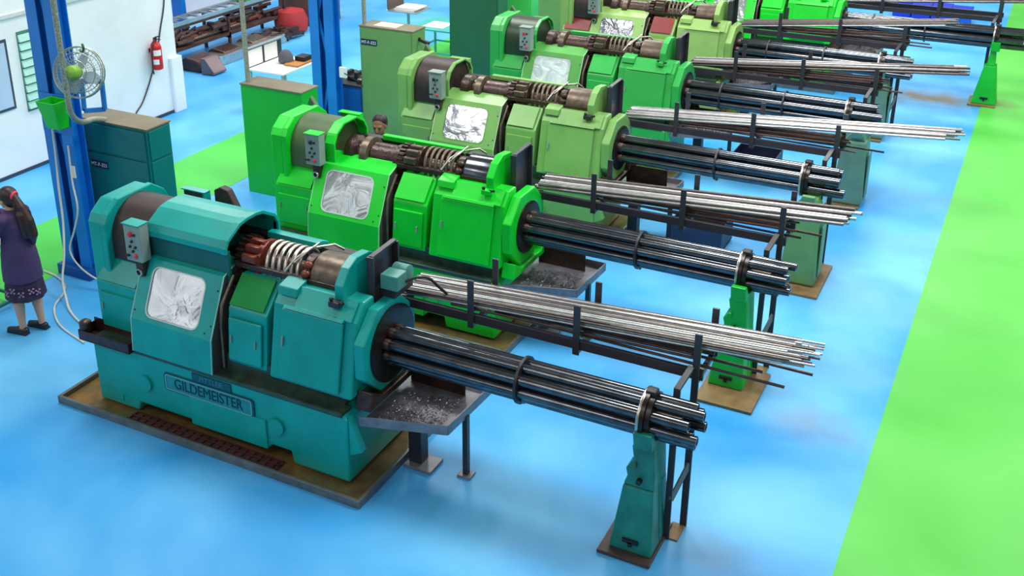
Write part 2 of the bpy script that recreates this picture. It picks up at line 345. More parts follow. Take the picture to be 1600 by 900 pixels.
    for (yy, zz) in ((.385, 1.63), (.43, 1.69), (.46, 1.6)): MB().ball((2.14, yy, zz), (.045, .035, .035)).obj('clamp_block', REDOX if sign else OIL, T, smooth=60)
    MB().lathe([(.16, 0), (.197, .008), (.2, .02), (.2, .30), (.21, .305), (.21, .33)], (2.18, .57, 1.565), 'x', 32).obj('feed_cylinder', IRON if n != 1 else TUBE, T, smooth=35)
    MB().prism([(.24, 1.30), (.24, 1.68), (.34, 1.80), (.46, 1.85), (.64, 1.83), (.76, 1.76), (.88, 1.62), (.9, 1.30)], 2.52, 2.60, 'x').obj('bearing_plate', C, T, .008)
    MB().bar((1.42, .385, 1.575), (2.5, .385, 1.575), .05, .05).obj('front_rail', OIL, T, .006)
    MB().box(.62, 2.52, .84, .93, 1.60, 1.645).obj('rear_rail', BLACK, T, .006)
    MB().prism([(.80, 1.645), (.95, 1.60), (.95, 1.66), (.86, 1.70), (.80, 1.70)], .98 if not long_cover else 1.44, 1.98, 'x').obj('rear_cover', C, T, .006)
    MB().prism([(.93, .7), (.93, 1.64), (1.0, 1.58), (1.0, .7)], .25, 2.5, 'x').obj('rear_wall', C, T, .006)
    # hood with the window
    hx0, hx1 = .525, 1.41
    H = thing_part('hood', T)
    prof = [(-.03, .70), (-.005, 1.01), (.23, 1.505), (.43, 1.575), (.47, 1.575)]
    off = [(.455, 1.55), (.24, 1.484), (.015, 1.0), (-.008, .70)]
    # sloped front plate with a window hole, built flat and leaned into place
    sl = math.atan2(.235, .495); ln = math.hypot(.235, .495); cx, cz = (hx0 + hx1) / 2 - .01, ln / 2 - .005
    rr = rrect(cx, cz, .292, .222, .075); sq = square_around(rr, (hx0 + hx1) / 2, ln / 2, (hx1 - hx0) / 2, ln / 2)
    fr = MB(); ring_plate(fr, sq, rr, 0, .014)
    fo = fr.obj('hood_front', hood, H); fo.location = (0, -.005, 1.01); fo.rotation_euler = (-sl, 0, 0)
    rim = MB(); ring_plate(rim, rrect(cx, cz, .296, .226, .079), rrect(cx, cz, .284, .214, .069), -.005, .004)
    ro = rim.obj('window_seal', RUBBER if n < 2 else hood, fo)
    pm = MB().prism(rrect(cx, cz, .289, .219, .072), .006, .010, 'y').obj('window_pane', pane, fo, label='scratched see-through window')
    MB().prism([prof[0], prof[1], (.012, 1.005), (-.014, .70)], hx0, hx1, 'x').obj('hood_apron', hood, H)
    MB().prism([prof[2], prof[3], prof[4], (.47, 1.56), (.425, 1.56), (.236, 1.49)], hx0, hx1, 'x').obj('hood_top', hood, H)
    sd = [(-.014, .70), (.012, 1.005), (.236, 1.49), (.43, 1.56), (.47, 1.56), (.47, 1.40), (.30, .95), (.30, .70)]
    MB().prism(sd, hx0 + .002, hx0 + .016, 'x').obj('hood_side', hood, H)
    MB().prism(sd, hx1 - .016, hx1 - .002, 'x').obj('hood_side', mat('hood_side_shade', (74, 74, 68), .5, var=.2), H)  # right side only: its shade is put into the colour as dark grey
    for ex in (hx0, hx1): MB().sweep([(ex, a_, b2) for a_, b2 in prof], .0055, 6).obj('hood_edge', mat('pale_edge_%s' % C.name, tuple(int(v + (225 - v) * .55) for v in EDGE[C.name]), .45), H)  # thin strips along both hood edges in a paler tint
    # inside the hood, seen through the window
    MB().box(hx0 + .03, hx1 - .03, .30, .44, .72, 1.40).obj('tool_slide', IRON, T, .01)
    MB().lathe([(.05, 0), (.15, .02), (.15, .16), (.08, .18)], (.74, .25, 1.16), 'x', 18).obj('chuck', STEEL, T, smooth=35)
    MB().lathe([(.05, 0), (.09, .02), (.09, .2), (.05, .22)], (1.05, .25, 1.22), 'x', 18).obj('tool_holder', STEEL, T, smooth=35)
    for (sx, sz) in ((1.38, .12), (1.38, .42), (.55, .08), (1.33, .05)): MB().ball((sx, -.002, sz), (.008, .006, .008), 8, 6).obj('screw', KNOB, fo)
    # oil pipe beside the hood
    MB().sweep([(1.455, .30, 1.50), (1.455, .12, 1.30), (1.455, .09, 1.12), (1.465, .07, .74)], .014).obj('feed_pipe', IRON, T, smooth=60)
    # middle cover with lid and door
    MB().prism([(.09, .80), (.145, 1.285), (.37, 1.515), (.60, 1.515), (.60, .80)], 1.50, 1.90, 'x').obj('middle_cover', C, T, .016)
    MB().prism([(.155, 1.315), (.352, 1.517), (.345, 1.526), (.143, 1.318)], 1.515, 1.865, 'x').obj('cover_lid', lid if not sign else mat('dark_green_lid', (6, 128, 60), .55, var=.08, spec=.25), T, .003)
    md = MB().prism([(.062, .84), (.104, 1.215), (.132, 1.212), (.09, .84)], 1.525, 1.865, 'x').obj('cover_door', C, T, .01)
    for hx in (1.56, 1.81): MB().bar((hx, .072, 1.0), (hx, .080, 1.07), .012, .016).obj('door_handle', GREYC, md, .003)
    for px_ in (1.56, 1.63): MB().cyl((px_, .13, .70), (px_, .13, .84), .018).obj('drain_pipe', IRON, T)
    # spindle head
    hp = [(.045, .80), (.175, 1.43), (.30, 1.56), (.44, 1.56), (.46, 1.28), (.95, 1.28), (.95, .80)]
    MB().prism(hp, 1.96, 2.76, 'x').obj('spindle_head', C, T, .018)
    MB().prism([(.165, 1.425), (.285, 1.55), (.285, 1.575), (.155, 1.44)], 2.17, 2.72, 'x').obj('sloped_panel', C, T, .006)
    MB().prism([(.20, 1.50), (.22, 1.57), (.36, 1.60), (.36, 1.50)], 1.985, 2.17, 'x').obj('ledge_block', C, T, .008)
    dd = MB().prism([(.012, .84), (.133, 1.425), (.165, 1.42), (.045, .84)], 2.07, 2.655, 'x').obj('head_door', C, T, .012)
    MB().prism([(.118, 1.435), (.14, 1.46), (.165, 1.45), (.150, 1.425)], 2.09, 2.66, 'x').obj('door_lip', C, T, .004)
    MB().bar((2.105, .058, 1.12), (2.105, .074, 1.20), .012, .018).obj('door_handle', GREYC, dd, .003)
    if sign:
        st = mat('red_stencil', (206, 120, 100), .6, var=.3, scale=40)
        for (qx, qw) in ((2.30, .02), (2.36, .06), (2.43, .04)): MB().prism([(.0605, 1.06), (.068, 1.10), (.0685, 1.10), (.061, 1.06)], qx, qx + qw, 'x').obj('stencil_mark', st, dd)
    sw = MB().box(2.50, 2.60, .17, .24, 1.52, 1.57).obj('limit_switch', BLACK if n in (0, 2, 4) else C, T, .006)
    MB().ball((2.52, .19, 1.585), .018).obj('switch_knob', KNOB, sw, smooth=60); MB().cyl((2.57, .20, 1.56), (2.64, .18, 1.575), .012).obj('switch_lever', KNOB, sw)
    # octagonal flange and drum plate
    oc = [(.50 + .425 * math.cos(R(22.5 + 45 * i)), 1.13 + .40 * math.sin(R(22.5 + 45 * i))) for i in range(8)]
    MB().prism(oc, 2.76, 2.86, 'x').obj('spindle_flange', C, T, .014)
    MB().lathe([(.33 if n == 0 else .27, 0), (.33 if n == 0 else .27, .02), (.25, .03)], (2.855, .52 if n == 0 else .50, 1.12), 'x', 28).obj('drum_plate', mat('black_oily_drum', (34, 28, 28), .35, .4, var=.3, scale=12), T, smooth=35)
    cn = 8 if n < 2 else 6
    for i in range(cn):
        a = .3 + n * .17 + i * 2 * math.pi / cn; q_ = .046 if n < 2 else .058; MB().lathe([(q_, 0), (q_, .05), (q_ * .95, .06)], (2.87, .50 + .128 * math.cos(a), 1.12 + .128 * math.sin(a)), 'x', 14).obj('spindle_collar', OIL, T, smooth=35)
    MB().box(2.62, 2.84, .47, .92, 1.28, 1.36).obj('head_bracket', BLACK, T, .006)
    MB().prism([(.10, .70), (.14, .86), (.30, .76), (.78, .76), (.86, .86), (.90, .70)], 2.76, 2.90, 'x').obj('chip_lip', C if n == 1 else OIL, T, .01)
    # control box on its bracket
    cb = MB().box(.46, .64, .10, .21, 1.51, 1.85).obj('control_box', GREYC, T, .008)
    MB().box(.455, .645, .085, .215, 1.85, 1.862).obj('box_lid', C if n < 2 else GREYC, cb, .003)
    MB().lathe([(.02, 0), (.024, -.012), (.016, -.022)], (.535, .10, 1.765), 'y', 14).obj('red_lamp', REDL if n in (0, 3) else KNOB, cb, label='red lit lamp' if n in (0, 3) else None)
    for (qx, qz) in ((.58, 1.765), (.545, 1.70), (.52, 1.65), (.58, 1.65), (.55, 1.61)): MB().lathe([(.012, 0), (.012, -.014), (.008, -.018)], (qx, .10, qz), 'y', 10).obj('push_button', KNOB, cb)
    MB().lathe([(.015, 0), (.019, -.014), (.012, -.02)], (.575, .10, 1.565), 'y', 12).obj('stop_button', REDL, cb)
    MB().bar((.50, .085, 1.575), (.50, .06, 1.575), .05, .016).obj('selector_switch', KNOB, cb, .003)
    MB().box(.52, .60, .13, .22, 1.36, 1.51).obj('box_bracket', OIL, T, .006)
    MB().torus((.56, .12, 1.40), (0, 1, 0), .03, .01, 14, 6).obj('cable_gland', STEEL, T, smooth=60)
    # rear control box behind the camshaft
    rb = MB().box(.20, .45, 1.14, 1.185, 1.32, 1.75).obj('rear_box', OIL if n != 1 else mat('dull_olive', (64, 92, 52), .5), T, .006)
    MB().box(.45, .475, 1.115, 1.20, 1.32, 1.76).obj('box_flange', C, rb, .003); MB().box(.19, .475, 1.115, 1.20, 1.75, 1.762).obj('box_flange', C, rb, .003)
    MB().bar((.30, 1.12, 1.52), (.33, 1.12, 1.60), .014).obj('latch', STEEL, rb, .003)
    if sign: MB().prism([(.50, 1.10), (.50, 1.76), (.58, 1.80), (.66, 1.78), (.86, 1.40), (.86, 1.10)], 1.22, 1.30, 'y').obj('rear_bracket', mat('dark_drum', (50, 38, 36)), T, .01)
    else: MB().prism([(-.30, 1.45), (-.10, 1.93), (.16, 1.60), (.16, 1.45)], .99, 1.05, 'y').obj('rear_bracket', mat('dull_olive', (64, 92, 52), .5), T, .01)
    MB().box(.20, .86 if sign else .46, .98, 1.32 if sign else 1.22, 1.02, 1.32).obj('rear_shelf', OIL, T, .006)
    if sign:
        sb = MB().box(2.76, 2.92, .53, .68, 1.58, 1.71).obj('terminal_box', mat('grey_teal_enamel', (70, 138, 130), .4), T, .008)
        MB().lathe([(.05, 0), (.075, .01), (.075, .14), (.05, .15)], (2.75, .76, 1.64), 'x', 20).obj('small_motor', mat('grey_teal_enamel', (70, 138, 130), .4), sb, smooth=35)
        MB().sweep(curve([(2.92, .66, 1.62), (2.98, .70, 1.65), (3.06, .78, 1.63), (3.12, .86, 1.52), (3.16, .9, 1.46)]), .012).obj('motor_lead', BLACK, sb, smooth=60)
        MB().box(2.73, 2.88, .56, .84, 1.50, 1.575).obj('motor_bracket', BLACK, T, .005)
        tr = MB(); out = [(-.10, -.06), (.50, -.06), (.50, .14), (-.10, .14)]
        tr.box(-.10, .50, -.06, .14, .66, .675); tr.box(-.10, .50, -.06, -.05, .675, .76); tr.box(-.10, -.09, -.05, .14, .675, .76); tr.box(.49, .5, -.05, .14, .675, .76); tr.box(-.09, .49, .13, .14, .675, .80)
        tr.obj('oil_trough', mat('dark_maroon_pan', (58, 30, 34), .3, .2, var=.4, scale=14), T, .004)
        MB().lathe([(.05, 0), (.055, .02), (.055, .08), (.03, .1)], (-.06, .0, .74), 'z', 14).obj('trough_cock', OIL, T, smooth=40)
        MB().cyl((.05, -.03, .69), (.3, -.03, .69), .012).obj('trough_bar', STEEL, T)
    return T
def thing_part(name, parent):
    o = bpy.data.objects.new(name, None); COL.objects.link(o); o.parent = parent; o.empty_display_size = .05; return o

def drip_pan(n, dx, label):
    T = thing('drip_pan', (-7.06 + dx, 6.053 + DY * n, 0), label, 'drip pan', 'oil pans under the machines')
    MB().box(-.32, 2.94, -.17, 1.15, .0, .03).obj('pan_floor', PANM, T)
    rm = STEEL if n == 0 else PANM
    rimm = mat('pan_rim_steel', (122, 122, 118), .35, .6, var=.2, scale=10)
    MB().box(-.34, 2.96, -.20, -.17, .0, .075).obj('pan_rim', rimm, T, .004); MB().box(-.34, 2.96, 1.15, 1.18, .0, .075).obj('pan_rim', rimm, T, .004)
    MB().box(-.34, -.31, -.17, 1.15, .0, .075).obj('pan_rim', rimm, T, .004); MB().box(2.93, 2.96, -.17, 1.15, .0, .075).obj('pan_rim', rimm, T, .004)
    if n == 0:
        G = thing_part('floor_grate', T)
        gb = B(.46, 2.10, -.15, -.02, .03, .042).obj('grate_backing', GRATE, G)
        bme = None
        for i in range(20):
            o = B(0, .012, -.15, -.02, .042, .055).obj('grate_bar', GRATE, G) if bme is None else bpy.data.objects.new('grate_bar', bme)
            if bme is None: bme = o.data
            else: COL.objects.link(o); o.parent = G
            o.location = (.47 + i * .083, 0, 0)
        for yy in (-.15, -.085, -.03): B(.46, 2.10, yy, yy + .012, .042, .056).obj('grate_rail', GRATE, G)

def tubes(n, dx, label, length=5.45, y=.50, z=1.12, x0=2.90, ring=(4.04,), endx=5.03, cnt=6, ph=0., rt=.052):
    T = thing('feed_tube_bundle', (-7.06 + dx, 6.053 + DY * n, 0), label, 'tube bundle', 'feed tube bundles of the bar automatics')
    for i in range(cnt):
        a = 2 * math.pi * i / cnt + ph; yy, zz = y + .128 * math.cos(a), z + .128 * math.sin(a)
        e = length + random.uniform(-.09, .06)
        tb = MB(); tb.lathe([(rt * .6, 0), (rt, 0), (rt, e - x0), (rt * .75, e - x0), (rt * .6, e - x0 - .03)], (x0, yy, zz), 'x', 14); tb.obj('feed_tube', TUBE, T, smooth=35)
    for rx in ring:
        MB().lathe([(.08, 0), (.188, 0), (.188, .022), (.08, .022)], (rx, y, z), 'x', 28).obj('spacer_disc', BLACK, T, smooth=35)
        MB().box(rx, rx + .025, y - .02, y + .02, z - .2, z - .15).obj('disc_lug', BLACK, T)
    MB().lathe([(.08, 0), (.2, 0), (.2, .03), (.18, .035), (.18, .07), (.08, .07)], (endx, y, z), 'x', 28).obj('end_disc', mat('worn_black_iron', (50, 46, 46), .3, .7, var=.3, scale=14), T, smooth=35)
    MB().torus((endx - .012, y, z), (1, 0, 0), .193, .012, 28, 6).obj('end_ring', STEEL, T, smooth=60)
    MB().box(endx - .01, endx + .07, y - .04, y + .04, z + .16, z + .215).obj('clamp_lug', BLACK, T, .01)
    MB().cyl((endx + .06, y, z), (endx + .26, y, z), .045).obj('centre_pin', IRON, T, smooth=40)
    MB().cyl((x0, y, z), (endx, y, z), .05).obj('centre_shaft', TUBE, T, smooth=40)

def stand(n, dx, C, label, ddx=0., ddy=0., slim=False, wide=False, pm=None, plate=(4.80, 5.22, .20, .76), zc=1.12):
    T = thing('bar_support_stand', (-7.06 + dx + ddx, 6.053 + DY * n + ddy, 0), label, 'stand', 'stands under the tube ends')
    MB().box(plate[0], plate[1], plate[2], plate[3], 0, .03).obj('foot_plate', pm or RUST, T, .004)
    if slim:
        MB().add([(4.84, .28, .03), (5.22, .28, .03), (5.22, .72, .03), (4.84, .72, .03), (4.95, .38, .66), (5.13, .38, .66), (5.13, .62, .66), (4.95, .62, .66)], [(0, 3, 2, 1), (4, 5, 6, 7), (0, 1, 5, 4), (1, 2, 6, 5), (2, 3, 7, 6), (3, 0, 4, 7)]).obj('body', C, T, .012)
        MB().add([(4.98, .40, .66), (5.11, .40, .66), (5.11, .6, .66), (4.98, .6, .66), (5.01, .45, .95), (5.09, .45, .95), (5.09, .55, .95), (5.01, .55, .95)], [(0, 3, 2, 1), (4, 5, 6, 7), (0, 1, 5, 4), (1, 2, 6, 5), (2, 3, 7, 6), (3, 0, 4, 7)]).obj('neck', C, T, .01)
    elif wide:
        MB().add([(4.84, .26, .03), (5.24, .26, .03), (5.24, .74, .03), (4.84, .74, .03), (4.90, .33, .88), (5.20, .33, .88), (5.20, .68, .88), (4.90, .68, .88)], [(0, 3, 2, 1), (4, 5, 6, 7), (0, 1, 5, 4), (1, 2, 6, 5), (2, 3, 7, 6), (3, 0, 4, 7)]).obj('body', C, T, .03)
        MB().prism([(4.92, .88), (5.18, .88), (5.14, .96), (4.98, .96)], .36, .66, 'y').obj('shoulder', C, T, .01)
        MB().box(5.235, 5.25, .40, .60, .10, .70).obj('side_cover', C, T, .006)
    else:
        MB().add([(4.865, .285, .03), (5.195, .285, .03), (5.195, .72, .03), (4.865, .72, .03), (4.925, .36, .56), (5.16, .36, .56), (5.16, .66, .56), (4.925, .66, .56)], [(0, 3, 2, 1), (4, 5, 6, 7), (0, 1, 5, 4), (1, 2, 6, 5), (2, 3, 7, 6), (3, 0, 4, 7)]).obj('body', C, T, .014)
        MB().prism([(4.925, .56), (5.165, .56), (5.155, .74), (5.14, .95), (5.0, .95), (4.975, .90), (4.985, .83), (5.01, .79), (4.965, .745), (4.935, .70), (4.95, .64)], .37, .64, 'y').obj('shoulder', C, T, .012)
        MB().box(4.98, 5.02, .345, .37, .73, .775).obj('adjusting_boss', C, T, .006)
        MB().cyl((5.05, .33, .63), (5.05, .38, .63), .022).obj('bolt', KNOB, T)
        MB().prism([(5.16, .05), (5.20, .05), (5.165, .60), (5.15, .60)], .48, .54, 'y').obj('rib', C, T, .006)
    MB().prism([(.32, .92), (.68, .92), (.72, 1.08), (.66, 1.08), (.60, .985), (.50, .95), (.40, .985), (.34, 1.08), (.28, 1.08)], 5.0, 5.14, 'x').obj('cradle', C, T, .01)
    MB().box(4.97, 5.09, .278, .296, .115, .145).obj('slot', KNOB, T); MB().box(5.015, 5.045, .278, .296, .085, .125).obj('slot', KNOB, T)

def nth(i): return {1: 'first', 2: 'second', 3: 'third', 4: 'fourth', 5: 'fifth', 6: 'sixth', 7: 'seventh', 8: 'eighth', 9: 'ninth', 10: 'tenth', 21: '21st', 22: '22nd', 23: '23rd', 31: '31st', 32: '32nd', 33: '33rd'}.get(i, '%dth' % i)
def rack(n, dx, who, grp, count=20, r=.0085, x1=5.85, extra=6, endx=5.28, ymin=.86, ymax=1.19, layers=2, legs=True, sag=True, zoff=0., plate=True, tilt=.09):
    T = thing('bar_rack', (-7.06 + dx, 6.053 + DY * n, 0), 'dark steel bar rack beside ' + who, 'rack', 'bar racks along the row')
    X0 = -7.06 + dx; Y0 = 6.053 + DY * n
    xs = (3.43, 4.34, endx)
    MB().box(2.69, endx + .05, .815, .85, 1.30, 1.38).obj('front_beam', DARK, T, .004); MB().box(2.69, endx + .05, 1.20, 1.235, 1.30, 1.38).obj('rear_beam', DARK, T, .004)
    for k, x in enumerate(xs):
        MB().box(x - .027, x + .027, .795, .815, 1.26 if k < 2 else (0 if legs else .9), 1.685).obj('post', DARK, T, .005)
        MB().box(x - .027, x + .027, 1.235, 1.255, 1.26, 1.685).obj('post', DARK, T, .005)
        MB().box(x - .02, x + .02, .815, 1.235, 1.262, 1.30).obj('cross_bar', DARK, T, .003)
        zs = 1.378 + tilt * (x - 2.775); MB().box(x - .015, x + .015, .815, 1.235, zs - .03, zs).obj('saddle_bar', DARK, T, .003)
    if legs:
        lg = MB().bar((5.21, .60, .0), (5.21, .60, 1.33), .05, .02).bar((5.21, .60, 1.32), (5.25, .80, 1.41), .05, .02); lg.obj('bent_leg', DARK, T, .003)
        MB().bar((5.225, .60, .36), (5.29, .80, .58), .012, .07).obj('brace', mat('brace_grey', (104, 100, 104), .5), T); MB().box(5.20, 5.30, .60, .80, .0, .012).obj('leg_foot', RUST, T)
    if plate:
        PB = mat('stop_plate_black', (58, 56, 66), .35, .3, var=.2)
        MB().prism([(.49, 1.37), (.49, 1.85), (.86, 1.86), (.90, 1.80), (.90, 1.37)], 2.665, 2.68, 'x').obj('stop_plate', PB, T)
        MB().box(2.68, 2.73, .485, .505, 1.37, 1.855).obj('plate_flange', DARK, T, .004); MB().box(2.68, 2.73, .86, .88, 1.38, 1.85).obj('plate_flange', DARK, T, .004)
        MB().prism([(.505, 1.845), (.86, 1.855), (.86, 1.87), (.505, 1.86)], 2.68, 2.72, 'x').obj('plate_flange', DARK, T)
    # the bars lying on it, one object each
    zb = 1.38 + r + zoff; me = []
    made = []
    per = int(math.ceil(count / layers))
    for i in range(count):
        ly = i // per; k = i % per; pitch = (ymax - ymin) / max(1, per - 1)
        ya = ymin + pitch * k + (pitch / 2 if ly == 1 else 0) + random.uniform(-.004, .004); yb = ya + random.uniform(-.035, .035)
        ya = min(max(ya, .852 + r), 1.196 - r); yb = min(max(yb, .852 + r), 1.196 - r)
        z = zb + ly * r * 1.8 + random.uniform(0, .004)
        xe = x1 + random.uniform(-.14, .10); xa = 2.75 + random.uniform(0, .05)
        m = MB(); d = (yb - ya) / (5.28 - xa)
        m.cyl((xa, ya, z), (xe, ya + d * (xe - xa), z + (xe - xa) * tilt), r, n=8)
        o = m.obj('steel_bar', RODS[random.choice((0, 0, 1, 2, 2))], None, smooth=50); o.location = (X0, Y0, 0)
        made.append((ya + ly * .001, o))
    made.sort(key=lambda t: t[0])
    for i, (_, o) in enumerate(made): tag(o, '%s bright steel bar from the front on the rack of %s' % (nth(i + 1), who), 'bar', grp)
    if sag:
        # a few loose dark bars under the good ones, sloping down at the far end
        for i in range(extra):
            low = i % 4 == 1; xa = 3.2 + random.uniform(0, .5); xe = ((x1 if n == 0 else 5.75) + random.uniform(-.35, .05)) if low else 5.3 + random.uniform(-.1, .12); ya = .875 + (1.17 - .875) * i / max(1, extra - 1)
            m = MB(); z0 = 1.392; m.cyl((xa, ya, z0), (xe, ya, z0 - (xe - xa) * .012 if low else z0 + (xe - xa) * tilt * .4), .012, n=8)
            o = m.obj('steel_bar', mat('rusty_bar', (84, 62, 56), .4, .5, var=.3, scale=10), None, smooth=50); o.location = (X0, Y0, 0)
            tag(o, '%s rust-dark lower bar from the front on the rack of %s' % (nth(i + 1), who), 'bar', 'dark bars, ' + grp)

def chip_tray(n, dx, label, chips=True, legs=True):
    T = thing('chip_tray', (-7.06 + dx, 6.053 + DY * n, 0), label, 'chip tray', 'chip trays at the spindle heads')
    pl = [(2.80, .09), (3.49, .30), (3.52, 1.0), (2.80, 1.0)]
    MB().prism(pl, .575, .585, 'z').obj('tray_floor', CHIPT, T)
    for i in range(3):
        (xa, ya), (xb, yb) = pl[i], pl[i + 1]; MB().bar((xa, ya, .605), (xb, yb, .605), .01, .085).obj('tray_rim', CHIPT, T)
    MB().box(2.84, 3.36, .83, .845, .58, .80).obj('splash_plate', OIL, T, .003)
    MB().prism([(2.84, .58), (2.84, 1.0), (2.96, .80), (2.98, .58)], .845, .86, 'y').obj('chute_side', OIL, T)
    if legs:
        MB().bar((3.50, .585, .02), (3.50, .585, .58), .045).obj('leg', BLACK, T); MB().box(3.44, 3.56, .53, .64, 0, .02).obj('foot', CHIPT, T, .004)
        MB().box(3.00, 3.12, .50, .62, .03, .575).obj('pedestal', BLACK, T, .004); MB().box(2.98, 3.24, .44, .66, 0, .03).obj('foot', CHIPT, T, .004)
    if n >= 4:
        hm = MB().ball((3.12, .56, .60), (.34, .30, .14), 22, 12); rr_ = random.Random(3)
        hm.v = [(x + rr_.uniform(-.015, .015), y + rr_.uniform(-.015, .015), max(z + rr_.uniform(-.02, .02), .586)) for x, y, z in hm.v]
        hm.obj('swarf_heap', mat('dark_swarf', (92, 88, 94), .5, .5, var=.5, scale=50, bump=1., bscale=60), T)['kind'] = 'stuff'
    if chips:
        m = MB()
        for i in range(1100):
            x = 2.9 + random.random() ** .8 * .5; t = (x - 2.8) / .7; y = .14 + .2 * t + random.random() ** 1.5 * .45; q = random.uniform(.004, .011)
            a = random.uniform(0, 6.3); z = .587 + random.random() * .02; ca, sa = math.cos(a) * q, math.sin(a) * q
            m.add([(x - ca, y - sa, z), (x + ca, y + sa, z + q * .5), (x - sa * .5, y + ca * .5, z + q), (x, y, z - .002)], [(0, 1, 2), (0, 3, 1), (1, 3, 2), (2, 3, 0)])
        o = m.obj('swarf', CHIPS, T); o['kind'] = 'stuff'

TEAL = mat('teal_paint', (0, 154, 146), .34, var=.12, scale=2.5, grime=.35, gcol=(20, 86, 84), gscale=2.0)
VIV = mat('vivid_green_paint', (8, 205, 44), .34, var=.08, scale=2.5, grime=.2, gcol=(4, 120, 30))
SAGE = mat('sage_green_paint', (116, 168, 90), .38, var=.08, scale=2.5, grime=.3, gcol=(78, 112, 58))
MIDG = mat('mid_green_paint', (48, 172, 78), .36, var=.08, scale=2.5, grime=.25, gcol=(30, 110, 52))
OLIV = mat('olive_green_paint', (138, 178, 98), .38, var=.08, scale=2.5, grime=.3, gcol=(92, 116, 64))
TEALD = mat('dirty_teal_casting', (24, 122, 108), .34, var=.25, scale=6, grime=.8, gcol=(54, 58, 52), gscale=4)
SAGED = mat('dull_sage_casting', (98, 146, 92), .45, var=.15, scale=5, grime=.4, gcol=(64, 84, 66), gscale=5)
GREYG = mat('grey_green_casting', (92, 132, 116), .45, var=.15, scale=5, grime=.4, gcol=(60, 82, 84), gscale=5)
VIVS = mat('green_stand_paint', (6, 178, 48), .36, var=.1, scale=3, grime=.2, gcol=(10, 110, 40))

W = ['the teal machine', 'the front vivid green machine', 'the sage machine', 'the milky-windowed green machine', 'the olive machine', 'the farthest green machine']
machine(0, 0, TEAL, 'teal multi-spindle lathe in the foreground with maker plate on its base', True, sign=True)
machine(1, 0, VIV, 'vivid green multi-spindle lathe just behind the teal one', drum=mat('dull_olive', (64, 92, 52), .5))
machine(2, 0, SAGE, 'sage green multi-spindle lathe, third from the front, clear rounded window', pane=pane_mat('clear_window', (216, 222, 228), .5, 3., .7))
machine(3, 0, MIDG, 'mid-green multi-spindle lathe, fourth in the row, milky white window', hood=mat('hood_green', (74, 158, 66), .36, grime=.2, gcol=(50, 110, 44)), pane=PANEW, drum=mat('dark_green_drum', (44, 62, 44), .4, .2))
machine(4, 0, OLIV, 'olive green multi-spindle lathe, fifth in the row, dark red lid', pane=pane_mat('smoky_window', (150, 156, 164), .5, 5., .5), lid=mat('dark_red_lid', (120, 24, 28), .4))
machine(5, 1.15, VIV, 'vivid green multi-spindle lathe farthest back at the top edge')
for n, d in ((0, 0), (1, 0), (2, 0), (3, 0), (4, 0), (5, 1.15)):
    drip_pan(n, d, 'oil-stained drip pan under ' + W[n])
    tubes(n, d, 'bundle of dark steel feed tubes running from ' + W[n], ph=.3 + n * .17, rt=.04 if n < 2 else .053, cnt=8 if n < 2 else 6, length=5.45 if n < 5 else 5.75, endx=5.03 if n < 5 else 5.28, ring=(4.04,) if n < 3 else (3.35, 4.2))
    chip_tray(n, d, 'grey steel chip tray with leg at the head of ' + W[n], chips=n in (0, 1, 3), legs=True)
stand(0, 0, TEALD, 'grimy teal cast stand on a rusty plate, nearest the camera', pm=mat('dark_foot_plate', (72, 62, 56), .5, .1, var=.25, scale=8), plate=(4.80, 5.21, .21, .76))
stand(1, 0, VIVS, 'bright green cast stand on a rusty square plate', ddy=-.06, plate=(4.83, 5.36, -.02, .72))
stand(2, 0, SAGED, 'dull sage stand on a tan plate', ddx=.10, ddy=-.22, plate=(4.78, 5.32, .05, .95), wide=True)
stand(3, 0, GREYG, 'grey-green stand under the tubes of the fourth machine', wide=True, ddx=.16, ddy=-.22)
stand(4, 0, GREYG, 'grey-green stand under the tubes of the fifth machine', wide=True)
stand(5, 1.15, VIVS, 'slim tapered green stand far right beside the aisle', ddx=.25, slim=True)
rack(0, 0, W[0], 'bars on the teal machine rack', 48, .0095, 6.0, layers=3, tilt=.06, extra=10)
rack(1, 0, W[1], 'bars on the vivid green machine rack', 16, .0175, 5.87, extra=9, layers=2, tilt=.065)
rack(2, 0, W[2], 'bars on the sage machine rack', 16, .015, 6.45, extra=9, tilt=.077)
rack(3, 0, W[3], 'bars on the mid-green machine rack', 18, .014, 6.3, extra=9)
rack(4, 0, W[4], 'bars on the olive machine rack', 14, .013, 5.9, extra=7, tilt=.11)
rack(5, 1.15, W[5], 'bars on the farthest machine rack', 10, .013, 6.0, extra=0, sag=False)

# ---------------------------------------------------------------- walls of the hall
wl = MB().box(-12.6, -12.4, 2, 13.18, 0, 4.6).obj('wall_left', WHITE); struct(wl, 'white plastered side wall')
MB().box(-12.4, -12.37, 2, 13.18, 2.2, 2.25).obj('trim_1', mat('pale_grey_trim', (196, 202, 204), .6)); struct(bpy.data.objects['trim_1'])
struct(MB().box(-12.4, -12.385, 2, 13.0, 0, .05).obj('baseboard_left', mat('dark_skirting', (44, 60, 78), .5)))
struct(MB().prism([(-12.62, 12.98), (-12.36, 12.98), (-12.34, 13.0), (-12.34, 13.24), (-12.62, 13.24)], 0, .92, 'z').obj('trim_2', WHITE, None, .01), 'white pier foot at the end of the wall')
struct(MB().box(-16.4, -16.2, 8, 40, 0, 5).obj('wall_far', mat('far_wall_white', (208, 214, 222), .65, var=.05)), 'pale wall beyond the opening')
win = struct(MB().box(-12.40, -12.385, 8.0, 9.93, .95, 1.93).obj('window_1', mat('window_dark_frame', (58, 66, 80), .5)), 'wall window with dark frame')
MB().box(-12.385, -12.38, 8.04, 9.89, .99, 1.89).obj('pane', mat('pale_blue_pane', (178, 200, 226), .2, var=.05), win)
V = thing('wall_louvre', (-12.4, 10.15, .86), 'pale green louvred vent panel on the white wall', 'vent')
